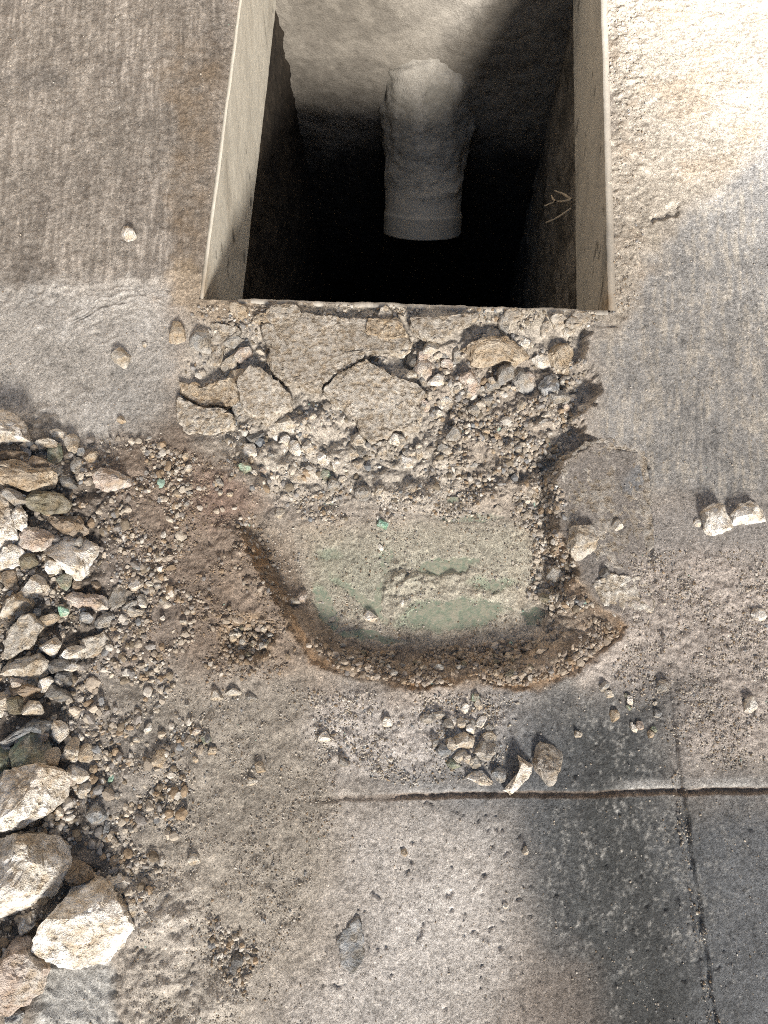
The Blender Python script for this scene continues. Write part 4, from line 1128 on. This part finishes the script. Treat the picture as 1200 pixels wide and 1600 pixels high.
PATCH = [
    ([(190, 880), (300, 880), (290, 1010), (200, 980)], 14, 'small pebble in the grit right of the heap', 'pebbles right of the heap', ('pale', 'grey', 'tan', 'white')),
    ([(210, 670), (410, 700), (400, 770), (230, 800)], 22, 'small pebble on the brown soil above the hollow left rim', 'pebbles on the brown soil', ('grey', 'pale', 'tan', 'blue')),
    ([(110, 1090), (300, 1100), (310, 1240), (150, 1330)], 20, 'small pebble in the gravel between heap and brown dust', 'pebbles between heap and brown dust', ('white', 'pale', 'grey', 'tan')),
    ([(352, 975), (425, 975), (425, 1030), (360, 1030)], 24, 'small rounded pebble inside the pebble-filled hole', 'pebbles in the small hole', ('olive', 'pale', 'tan', 'grey')),
    ([(740, 620), (900, 640), (880, 740), (860, 830), (760, 780), (720, 700)], 34, 'stone chip in the loose rubble at the right of the hollow', 'chips at the right of the hollow', ('grey', 'pale', 'slab', 'tan')),
    ([(850, 820), (900, 880), (935, 960), (860, 960)], 14, 'dusty pebble heaped under the broken right edge', 'pebbles under the right edge', ('olive', 'grey', 'brown')),
    ([(500, 1000), (620, 1030), (860, 1020), (850, 1060), (740, 1050), (640, 1060), (520, 1040)], 26, 'small pebble on the soil along the hollow lower wall', 'pebbles on the hollow soil', ('brown', 'tan', 'olive', 'grey')),
    ([(650, 1090), (790, 1090), (775, 1195), (690, 1195)], 24, 'chip scattered round the chip pile above the groove', 'chips above the groove', ('white', 'pale', 'slab', 'grey')),
    ([(960, 1085), (1060, 1100), (1050, 1150), (970, 1145)], 10, 'small chip in the short row of chips right below the hollow', 'chips right below the hollow', ('pale', 'tan', 'white', 'green')),
]
PATCH += [
    ([(-15, 690), (120, 700), (150, 770), (150, 860), (180, 930), (150, 1010), (105, 1080), (110, 1200), (100, 1290), (-15, 1300)], 44, 'stone wedged low between larger stones of the left heap', 'stones wedged in the heap', ('grey', 'pale', 'blue', 'white', 'brown', 'pink', 'dark')),
    ([(330, 483), (560, 486), (640, 492), (930, 486), (925, 525), (730, 522), (640, 545), (580, 530), (430, 512), (340, 515)], 24, 'angular crust flake along the sump edge', 'crust flakes along the sump edge', ('slab', 'pale', 'slab', 'tan')),
    ([(640, 550), (900, 560), (890, 640), (760, 650), (650, 640)], 26, 'broken stone in the sump edge rubble', 'broken stones in the sump edge rubble', ('grey', 'pale', 'slab', 'pink')),
    ([(440, 640), (660, 690), (700, 770), (480, 780), (400, 700)], 24, 'chip on the bright crushed concrete above the lid', 'chips above the lid', ('pale', 'slab', 'white', 'grey')),
]
sd_ = 2000
KW = dict(dark='dark ', pink='pinkish ', pale='pale ', grey='grey ', tan='tan ', white='white ', blue='bluish ', olive='olive ', brown='brown ', slab='dusty beige ', green='greenish ')
for (P_, n_, lb_, gr_, kds) in PATCH:
    r = np.random.default_rng(sd_)
    for q in pick(P_, n_, r):
        sd_ += 1
        kd_ = str(r.choice(kds)); big_ = 'sump edge' in lb_ or 'above the lid' in lb_ or 'wedged' in lb_ or 'chip pile' in lb_; w_ = r.uniform(14, 30) if big_ else r.uniform(9, 17); rock('pebble', KW[kd_] + lb_, 'pebble', blob(q[0], q[1], w_, w_ * r.uniform(0.6, 0.95), r.uniform(0, 180), sd_), kd_, sd_, group=gr_, embed=0.45 if 'wedged' in lb_ else 0.25, lift=-0.006 if 'wedged' in lb_ else 0, sub=3 if big_ else 2, flat='flake' in lb_, thick=0.010 if 'flake' in lb_ else None, tilt=(r.normal(0, 9), r.normal(2, 9)) if 'flake' in lb_ else (0, 0))


# ------------------------------------------------------------------ grit and gravel too small to count
def shapes(s, n, seed):
    r = np.random.default_rng(seed); v, f = ico(s); out = []
    for k in range(n):
        p = v.copy() * r.uniform(0.7, 1.15, (len(v), 1))
        for _ in range(6):
            nn = r.normal(size=3); nn /= np.linalg.norm(nn); pr = p @ nn
            p -= np.clip(pr - r.uniform(0.5, 0.8), 0, None)[:, None] * nn
        out.append(p)
    return out, f


GK = np.array([(.50, .45, .38), (.36, .32, .27), (.27, .26, .25), (.30, .23, .16), (.58, .55, .5), (.20, .17, .13), (.22, .235, .25)])


def scatter(name, label, specs, s, seed):
    """specs: polygon, count, size range in photo px, brownness"""
    r = np.random.default_rng(seed)
    sh, f = shapes(s, 8, seed)
    VV, FF, CC = [], [], []; nb = 0
    nvs = len(sh[0])
    for (P_, n_, s0, s1, br) in specs:
        q = pick(P_, n_, r, lambda a: np.clip(0.55 + 0.9 * np.sin(a[:, 0] * 0.045 + 1.3 * np.sin(a[:, 1] * 0.05)) * np.sin(a[:, 1] * 0.037 + a[:, 0] * 0.013), 0.04, 1))
        for (u_, v_) in q:
            w_ = un(u_, v_)
            if w_[0] > XL - 0.008 and w_[0] < XR + 0.008 and w_[1] > YN - 0.006: continue
            z = float(ground_z(w_[0], w_[1]))
            w_ = un(u_, v_, z); z = float(ground_z(w_[0], w_[1]))
            sc = s0 * (s1 / s0) ** (r.random() ** 2.3) * PX * 0.5
            sv = sc * r.uniform(0.65, 1.25, 3); sv[2] *= 0.8
            p = sh[r.integers(8)] * sv
            a = r.uniform(0, 6.28); ca, sa = math.cos(a), math.sin(a)
            p = np.column_stack([p[:, 0] * ca - p[:, 1] * sa, p[:, 0] * sa + p[:, 1] * ca, p[:, 2]])
            tx = r.normal(0, 0.3); p[:, 2] += p[:, 0] * tx
            VV.append(p + (w_[0], w_[1], z + sc * 0.25)); FF.append(f + nb); nb += nvs
            c = GK[r.choice(7, p=[.25, .22, .15, .13, .1, .1, .05])] * r.uniform(0.75, 1.15)
            c = c * (1 - br) + np.array((.21, .15, .10)) * br * r.uniform(0.7, 1.4)
            if r.random() < 0.002: c = np.array((.26, .36, .30))
            CC.append(np.tile(c, (nvs, 1)))
    o = mesh_np(name, np.concatenate(VV), np.concatenate(FF), M_grit, col=np.concatenate(CC), smooth=False)
    return tag(o, label, 'gravel', kind='stuff')


P_LEFT = [(-40, 680), (130, 690), (230, 680), (300, 720), (280, 900), (310, 1010), (260, 1100), (330, 1150), (290, 1260), (250, 1380), (200, 1430), (-40, 1500)]
P_SOIL = [(200, 690), (420, 720), (400, 800), (470, 1000), (440, 1060), (280, 1070), (200, 980), (180, 850)]
P_HOL = [(400, 760), (870, 760), (890, 880), (960, 980), (880, 1050), (650, 1070), (500, 1040), (440, 950), (385, 840)]
P_WALL = [(470, 1000), (560, 1020), (660, 1015), (850, 1000), (930, 960), (970, 990), (890, 1050), (820, 1070), (650, 1070), (540, 1055)]
P_RUB = [(300, 500), (920, 495), (915, 640), (870, 740), (870, 790), (640, 780), (440, 790), (330, 700), (280, 640)]
P_RIGHTR = [(720, 590), (900, 600), (890, 700), (860, 760), (880, 860), (930, 950), (870, 960), (840, 840), (730, 780), (690, 700)]
P_BELOW = [(480, 1080), (820, 1085), (780, 1210), (640, 1230), (500, 1200)]
P_LB = [(180, 1080), (480, 1070), (540, 1240), (480, 1400), (420, 1600), (200, 1600), (210, 1450)]
P_RIGHT = [(930, 860), (1200, 860), (1220, 1180), (1080, 1220), (1040, 1140), (940, 1080), (985, 985), (1000, 900)]
P_SMALLH = [(345, 965), (430, 970), (432, 1035), (355, 1040)]
P_POCK = [(325, 1430), (400, 1440), (400, 1510), (380, 1560), (330, 1510)]
P_RIM = [(300, 478), (940, 478), (930, 505), (300, 510)]
P_GR2 = [(1006, 860), (1026, 860), (1048, 1060), (1070, 1235), (1110, 1500), (1125, 1610), (1105, 1610), (1060, 1300), (1040, 1150)]
P_ALL = [(-60, 480), (300, 470), (300, 1000), (480, 1090), (900, 1060), (960, 480), (1240, 300), (1260, 1640), (-60, 1640)]
P_UL = [(-40, -40), (370, -40), (330, 430), (-40, 470)]
P_TANS = [(950, 0), (1010, 0), (1010, 300), (1000, 480), (955, 490)]
scatter('heap_gravel', 'coarse mixed gravel filling the heap at the left edge', [(P_LEFT, 1900, 5, 15, 0.15), (P_LEFT, 350, 10, 20, 0.25)], 2, 31)
scatter('fine_grit', 'fine pale grit and crumbs strewn over the dusty floor', [
    (P_LEFT, 7000, 2, 6, 0.1), (P_LB, 3400, 1.6, 5, 0.12), (P_RIGHT, 3500, 1.8, 5, 0.1), (P_BELOW, 2200, 2, 6, 0.02), (P_ALL, 2600, 1.6, 4, 0.1), (P_GR2, 260, 2, 6, 0.1),
    (P_UL, 260, 1.6, 5, 0.1), (P_TANS, 500, 2, 6, 0.2), (P_POCK, 260, 4, 12, 0.2)], 1, 32)
scatter('soil_crumbs', 'brown soil crumbs and pebbles lining the hollow and its left bank', [
    (P_SOIL, 4200, 2, 6, 0.7), (P_SOIL, 300, 6, 13, 0.35), (P_WALL, 2400, 2.5, 8, 0.6), (P_WALL, 750, 6, 15, 0.5), (P_SMALLH, 200, 5, 13, 0.6)], 1, 33)
scatter('rubble_crumbs', 'crushed concrete crumbs filling the broken strip below the sump', [
    (P_RUB, 2600, 2.5, 8, 0.05), (P_RUB, 650, 8, 18, 0.05), (P_RIGHTR, 1800, 3.5, 11, 0.2), (P_RIGHTR, 350, 9, 17, 0.15), (P_HOL, 3000, 1.8, 5, 0.2), ([(800, 770), (880, 760), (900, 880), (860, 990), (815, 960), (835, 860)], 700, 3, 11, 0.2), ([(440, 770), (850, 765), (840, 810), (450, 815)], 500, 3, 10, 0.05), (P_RIM, 700, 3, 9, 0.1)], 1, 34)
print('TRIS', sum(sum(len(p.vertices) - 2 for p in o.data.polygons) if len(o.data.polygons) < 5000 else len(o.data.polygons) * 2 for o in SC.objects if o.type == 'MESH'))
